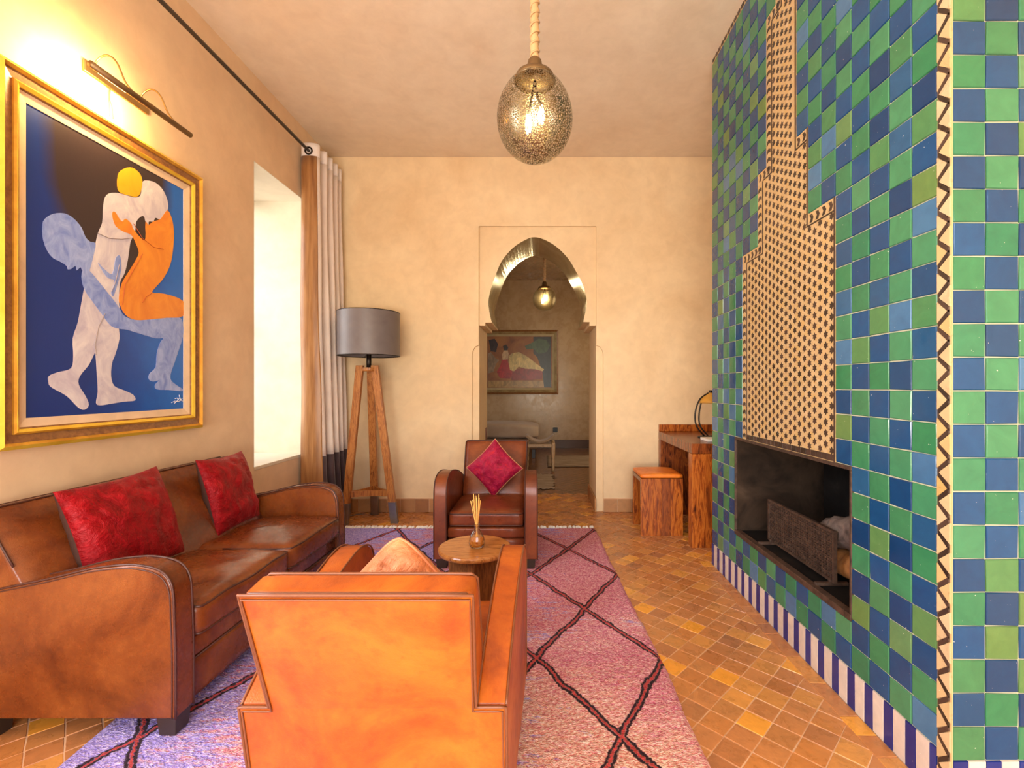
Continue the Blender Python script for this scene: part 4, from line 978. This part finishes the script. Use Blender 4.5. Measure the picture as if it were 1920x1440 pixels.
# ================================================================ PENDANTS
def pendant(label, X, Y, zc, r, stretch, zc_ceiling, power, bright):
    t = thing('pendant_lamp', label, 'lamp', (X, Y, zc))
    m = M('pierced_metal', .3, 1.0); v = m.co()
    vo = m.n('ShaderNodeTexVoronoi', feature='DISTANCE_TO_EDGE'); vo.inputs['Scale'].default_value = 95*.175/r; vo.inputs['Randomness'].default_value = .75; m.l(v, vo.inputs['Vector'])
    hole = m.ramp(vo.outputs[0], [(.0, (1, 1, 1)), (.085, (1, 1, 1)), (.11, (0, 0, 0))])
    m.color(m.ramp(m.noise(v, 9, 3), [(.3, (.20, .15, .08)), (.7, (.40, .33, .21))])); m.l(hole, m.b.inputs['Alpha'])
    bm = bmesh.new(); prof = []
    for k in range(33):
        a = math.pi*k/32; z = -math.cos(a); rad = math.sin(a)*r*(1-.05*z); zq = z*r*stretch
        if zq > r*stretch*.84: break
        prof.append((rad, zq))
    lathe(bm, prof, n=48); link('pierced_globe', bm, m.m, t, smooth=True)
    zt = prof[-1][1]; rt = prof[-1][0]; k = r/.175
    bm = bmesh.new(); lathe(bm, [(rt*1.0, zt-.008), (rt*1.04, zt-.002), (rt*.92, zt+.022*k), (rt*.60, zt+.030*k), (.040*k, zt+.036*k), (.037*k, zt+.060*k), (.031*k, zt+.090*k), (.023*k, zt+.100*k), (0, zt+.100*k)], n=32); link('cap', bm, BRONZE, t, smooth=True)
    top = zc_ceiling-zc; bm = bmesh.new(); z0 = zt+.090*k; n_ = 60
    tube(bm, [(.002*math.sin(i*1.3), .002*math.cos(i*.9), lerp(z0, top, i/n_)) for i in range(n_+1)], [(.019+.003*math.sin(i*2.1))*k for i in range(n_+1)], 10)
    tube(bm, [(.0205*k*math.cos(i*.55), .0205*k*math.sin(i*.55), lerp(z0, top, i/220)) for i in range(221)], .0045*k, 5)
    link('rope', bm, bpy.data.materials.get('tan_rope') or plain('tan_rope', (.55, .33, .15), .8), t, smooth=True)
    e_ = bpy.data.materials.new('bulb_glow'); e_.use_nodes = True; n2 = e_.node_tree.nodes.new('ShaderNodeEmission'); n2.inputs[0].default_value = (1, .85, .45, 1); n2.inputs[1].default_value = bright
    e_.node_tree.links.new(n2.outputs[0], e_.node_tree.nodes['Material Output'].inputs[0])
    for dx, dz in ((-.030, -.035), (.030, .010)):
        bm = bmesh.new(); lathe(bm, [(0, -.042), (.010, -.038), (.015, -.02), (.015, .01), (.009, .034), (.008, .045), (0, .046)], c=(dx*k, 0, dz*k), n=16); link('bulb', bm, e_, t, smooth=True)
        bm = bmesh.new(); tube(bm, [(dx*k, 0, (dz+.045)*k), (dx*.5*k, 0, r*.5), (0, 0, zt)], .006*k, 6); link('bulb_holder', bm, IRON, t, smooth=True)
    lamp('pendant_light', (X, Y, zc), power, (1.0, .80, .42), .04)
    return t
pendant('large pierced metal globe pendant on a roped cord in the near room', -.030, 2.13, 2.512, .173, 1.17, H, 2.5, 9)
pendant('small pierced brass globe pendant seen through the archway', .047, 6.8, 2.565, .172, 1.05, 3.5, 7, 12)

# ================================================================ DESK, STOOL, DESK LAMP
dk = thing('desk', 'chunky reddish hardwood desk against the back wall beside the chimney', 'desk', (1.19, 3.68, 0))
boxo('slab_leg', (0, 0, 0), (.62, .085, .745), W_DESK, dk, bevel=.004)
boxo('desktop', (0, 0, .746), (.62, 1.045, .826), W_DESK2, dk, bevel=.004)
boxo('slab_leg', (0, .96, 0), (.62, 1.045, .745), W_DESK2, dk, bevel=.004)
boxo('back_ledge', (0, 1.015, .827), (.62, 1.045, .895), W_DESK, dk, bevel=.003)
boxo('rear_panel', (.56, .086, .35), (.60, .959, .745), W_DESK2, dk, bevel=.003)
stl = thing('stool', 'square hardwood block stool with orange leather seat in front of the desk', 'stool', (.855, 3.985, 0))
for y0_ in (0, .335):
    for i_, (xa_, xb_, mm) in enumerate(((0, .105, W_DESK), (.1055, .175, W_DESK), (.1755, .255, W_DESK2), (.2555, .36, W_DESK))):
        boxo('leg_plank', (xa_, y0_, 0), (xb_, y0_+.04, .490), mm, stl, bevel=.0015)
boxo('seat_board', (.0, .041, .455), (.36, .334, .490), W_DESK2, stl, bevel=.002)
boxo('rail', (.16, .041, .08), (.20, .334, .12), W_DESK2, stl, bevel=.002)
bm = bmesh.new(); rbox(bm, .18, .1875, .017, .012, 8, lambda x, y, z: Vector((.18+x, .1875+y, .508+z+(.006*(1-(x/.18)**2) if z > 0 else 0)))); link('leather_pad', bm, leather('orange_seat_leather', (.62, .13, .012), (.78, .20, .015), (.85, .27, .03), .4), stl, smooth=True)
dl = thing('desk_lamp', 'small desk lamp with black curved arms and amber glass shade', 'lamp', (1.50, 4.12, .827))
bm = bmesh.new(); lathe(bm, [(0, 0), (.11, 0), (.11, .010), (.03, .018), (0, .018)], n=28); link('base', bm, IRON, dl, smooth=False)
for k_, (bx_, bul) in enumerate(((-.055, -.135), (-.02, -.10))):
    bm = bmesh.new(); tube(bm, smooth_path([(bx_, 0, .012), (bul*.95, 0, .11), (bul, 0, .23), (bul*.70, 0, .34), (-.02, 0, .395)], 6), .007, 8); link('arm', bm, IRON, dl, smooth=True)
bm = bmesh.new(); lathe(bm, [(.012, .40), (.03, .385), (.07, .36), (.10, .315), (.10, .305), (.066, .350), (.028, .376), (.0, .385)], n=28); am = M('amber_glass', .2); am.color((.80, .40, .06)); am.b.inputs['Transmission Weight'].default_value = .3; link('glass_shade', bm, am.m, dl, smooth=True)
bm = bmesh.new(); tube(bm, [(0, 0, .382), (0, 0, .42)], .016, 10); link('cap', bm, IRON, dl, smooth=True)
nb = boxo('notepad', (1.36, 3.80, .827), (1.55, 3.98, .848), plain('white_paper', (.80, .76, .70), .7), bevel=.002); tag(nb, 'white notepad lying on the corner of the desk', 'notepad')
bm = bmesh.new(); tube(bm, smooth_path([(1.36, 4.0, .835), (1.42, 4.05, .833), (1.50, 3.99, .833), (1.58, 4.05, .833)], 6), .004, 6); tag(link('cable', bm, IRON, smooth=True), 'black cable lying on the desk beside the lamp', 'cable')

# ================================================================ HALL CONTENTS
pt = thing('painting', 'gold-framed painting of reclining figures on the wall beyond the archway', 'painting', (-.60, HB, 1.75))
def hxz(px, py, D=HB-.03): return ((px-VX)*D/F, EYE-(py-VY)*D/F)
x1_, z0_ = hxz(1047, 739); _, z1_ = hxz(1047, 619); x0_ = x1_-1.82
def fring(name, e, wdt, yo, yi, mat):
    bm = bmesh.new(); O = [(x0_+e, z0_+e), (x1_-e, z0_+e), (x1_-e, z1_-e), (x0_+e, z1_-e)]; w_ = wdt; I = [(x0_+e+w_, z0_+e+w_), (x1_-e-w_, z0_+e+w_), (x1_-e-w_, z1_-e-w_), (x0_+e+w_, z1_-e-w_)]
    V = lambda y, p: bm.verts.new((p[0]+.60, y, p[1]-1.75))
    ob, of = [V(-.002, p) for p in O], [V(-yo, p) for p in O]; ib, if_ = [V(-.002, p) for p in I], [V(-yi, p) for p in I]
    for k in range(4):
        q = (k+1) % 4
        bm.faces.new((ob[k], ob[q], of[q], of[k])); bm.faces.new((of[k], of[q], if_[q], if_[k])); bm.faces.new((if_[k], if_[q], ib[q], ib[k]))
    return link(name, bm, mat, pt)
dg = mottled('dull_gold', [(.3, (.26, .17, .07)), (.7, (.48, .36, .17))], 9, .35, .2, 60, metal=.5)
fring('outer_moulding', 0, .035, .045, .06, FRAME_BROWN); fring('inner_moulding', .035, .055, .055, .035, dg); fring('liner', .09, .04, .035, .028, plain('olive_gold_liner', (.42, .32, .16), .5))
boxo('canvas', (x0_+.13+.60, -.02, z0_+.13-1.75), (x1_-.13+.60, -.004, z1_-.13-1.75), mottled('brown_painted_ground', [(.3, (.16, .05, .015)), (.5, (.30, .11, .03)), (.7, (.40, .17, .04))], 3, .4, .2, 30), pt)
def pc(u, v): return hxz(900+u/4, 600+v/4)
shapes = [('painted_floor', (.42, .24, .07), 0, [(60,455),(535,455),(535,510),(60,510)]), ('painted_curtain', (.02, .02, .018), .1, [(400,122),(532,122),(532,505),(480,505),(470,400),(430,280),(400,250)]),
 ('painted_leaves', (.05, .09, .03), .2, [(335,195),(400,165),(440,140),(500,150),(525,190),(500,240),(440,255),(400,215),(350,220)]), ('painted_divan', (.30, .03, .02), .3, [(225,380),(330,360),(470,370),(465,440),(380,450),(235,450)]),
 ('painted_red_skirt', (.42, .02, .02), .4, [(165,300),(205,295),(215,340),(240,400),(225,440),(150,435),(125,390),(150,345)]), ('painted_reclining_figure', (.62, .45, .16), .5, [(215,270),(240,250),(290,240),(330,260),(370,285),(420,325),(480,370),(470,385),(420,370),(340,365),(290,350),(255,385),(225,375),(215,320)]),
 ('painted_torso', (.55, .36, .20), .6, [(180,225),(205,222),(215,250),(210,295),(170,298),(165,260)]), ('painted_hair', (.03, .015, .012), .7, [(172,195),(195,185),(212,205),(205,228),(180,228)]),
 ('painted_seated_figure', (.30, .20, .12), .5, [(60,250),(80,240),(120,290),(145,300),(120,330),(100,390),(60,400)]), ('painted_turban', (.04, .025, .03), .6, [(65,150),(110,140),(135,180),(120,240),(80,235)])]
for i_, (nm, cc_, off, pts) in enumerate(shapes):
    bm = bmesh.new(); q = [pc(*p) for p in pts]; q = [(max(x0_+.14, min(x1_-.14, a)), max(z0_+.14, min(z1_-.14, b))) for a, b in q]
    prism(bm, q, lambda a, b: (a+.60, -.021-.003*off, b-1.75), lambda a, b: (a+.60, -.019, b-1.75)); link(nm, bm, paint(nm, tuple(x*.6 for x in cc_), tuple(min(1, x*1.25) for x in cc_), 10), pt)
# bench stool with slung woven seat
bs = thing('bench', 'small turned-leg wooden bench with woven saddle seat in the hall', 'bench', (-.02, 7.2, 0))
for x in (-.20, .20):
    for y in (-.16, .16):
        bm = bmesh.new(); lathe(bm, [(0, 0), (.016, 0), (.022, .04), (.018, .10), (.027, .14), (.020, .19), (.030, .25), (.032, .40), (.028, .43), (0, .43)], c=(x, y, 0), n=12); link('leg', bm, W_STOOL, bs, smooth=True)
for y in (-.16, .16): boxo('rail', (-.18, y-.018, .36), (.18, y+.018, .41), W_STOOL, bs, bevel=.004)
for x in (-.20, .20): boxo('rail', (x-.018, -.14, .36), (x+.018, .14, .41), W_STOOL, bs, bevel=.004)
bm = bmesh.new(); N = 14; g0 = [[bm.verts.new((-.20+.40*a/N, -.16+.32*b/N, .445+.10*(2*a/N-1)**2)) for a in range(N+1)] for b in range(N+1)]
for b in range(N):
    for a in range(N): bm.faces.new((g0[b][a], g0[b][a+1], g0[b+1][a+1], g0[b+1][a]))
so = link('woven_seat', bm, cloth('beige_woven_seat', (.30, .19, .10), (.42, .28, .17)), bs, smooth=True); so.modifiers.new('s', 'SOLIDIFY').thickness = .03
ot = thing('daybed', 'low pale upholstered daybed against the far hall wall', 'daybed', (-.80, 8.7, 0))
bm = bmesh.new(); rbox(bm, .75, .45, .11, .06, 10, lambda x, y, z: Vector((x, y, .47+z+(.04*(1-(x/.75)**2) if z > 0 else 0)))); link('mattress', bm, cloth('beige_daybed_cloth', (.42, .29, .19), (.52, .38, .26)), ot, smooth=True)
bm = bmesh.new(); rbox(bm, .73, .43, .10, .02, 3, lambda x, y, z: Vector((x, y, .255+z))); link('base', bm, cloth('brown_daybed_base', (.16, .09, .05), (.22, .13, .08)), ot, smooth=True)
for x in (-.66, .66):
    for y in (-.36, .36): boxo('leg', (x-.03, y-.03, 0), (x+.03, y+.03, .155), DARKWOOD, ot, bevel=.003)
bm = bmesh.new()
for i in range(24):
    for j in range(30):
        pass
rugm = mottled('pale_woven_rug', [(.35, (.24, .16, .10)), (.65, (.44, .33, .23))], 8, .9, .9, 60, stretch=(.4, 3, 1))
def flat_rug(name, x0, x1, y0, y1, label, ragged=0):
    bm = bmesh.new(); nX, nY_ = 30, 30
    g = [[bm.verts.new((lerp(x0, x1, a/nX)+(ragged*noise.noise(Vector((0, b*.9, 3))) if a == nX else 0), lerp(y0, y1, b/nY_)+(ragged*noise.noise(Vector((a*.9, 0, 5))) if b in (0, nY_) else 0), .004+.006*abs(noise.noise(Vector((a*.7, b*.7, 1)))))) for a in range(nX+1)] for b in range(nY_+1)]
    for b in range(nY_):
        for a in range(nX): bm.faces.new((g[b][a], g[b][a+1], g[b+1][a+1], g[b+1][a]))
    o = link(name, bm, rugm, smooth=True); s = o.modifiers.new('s', 'SOLIDIFY'); s.thickness = .004; s.offset = 1; return tag(o, label, 'rug')
flat_rug('woven_rug', .10, 1.6, 7.40, 8.6, 'long pale woven rug across the hall floor behind the bench', .02)
flat_rug('fringed_mat', -.55, .16, 5.80, 6.75, 'small cream ragged-edged mat behind the far armchair', .10)
soc = boxo('wall_socket', (.245, HB-.03, .33), (.34, HB-.001, .43), plain('black_plastic', (.015, .015, .015), .4), bevel=.004); tag(soc, 'black wall socket low on the hall back wall beside the bench', 'socket')
area('hall_fill_light', (2.3, 7.6, 2.2), (-1, 0, -.25), 1.6, 1.6, 19, (1.0, .78, .50))  # unseen warm area light inside the hall; no window is built behind it
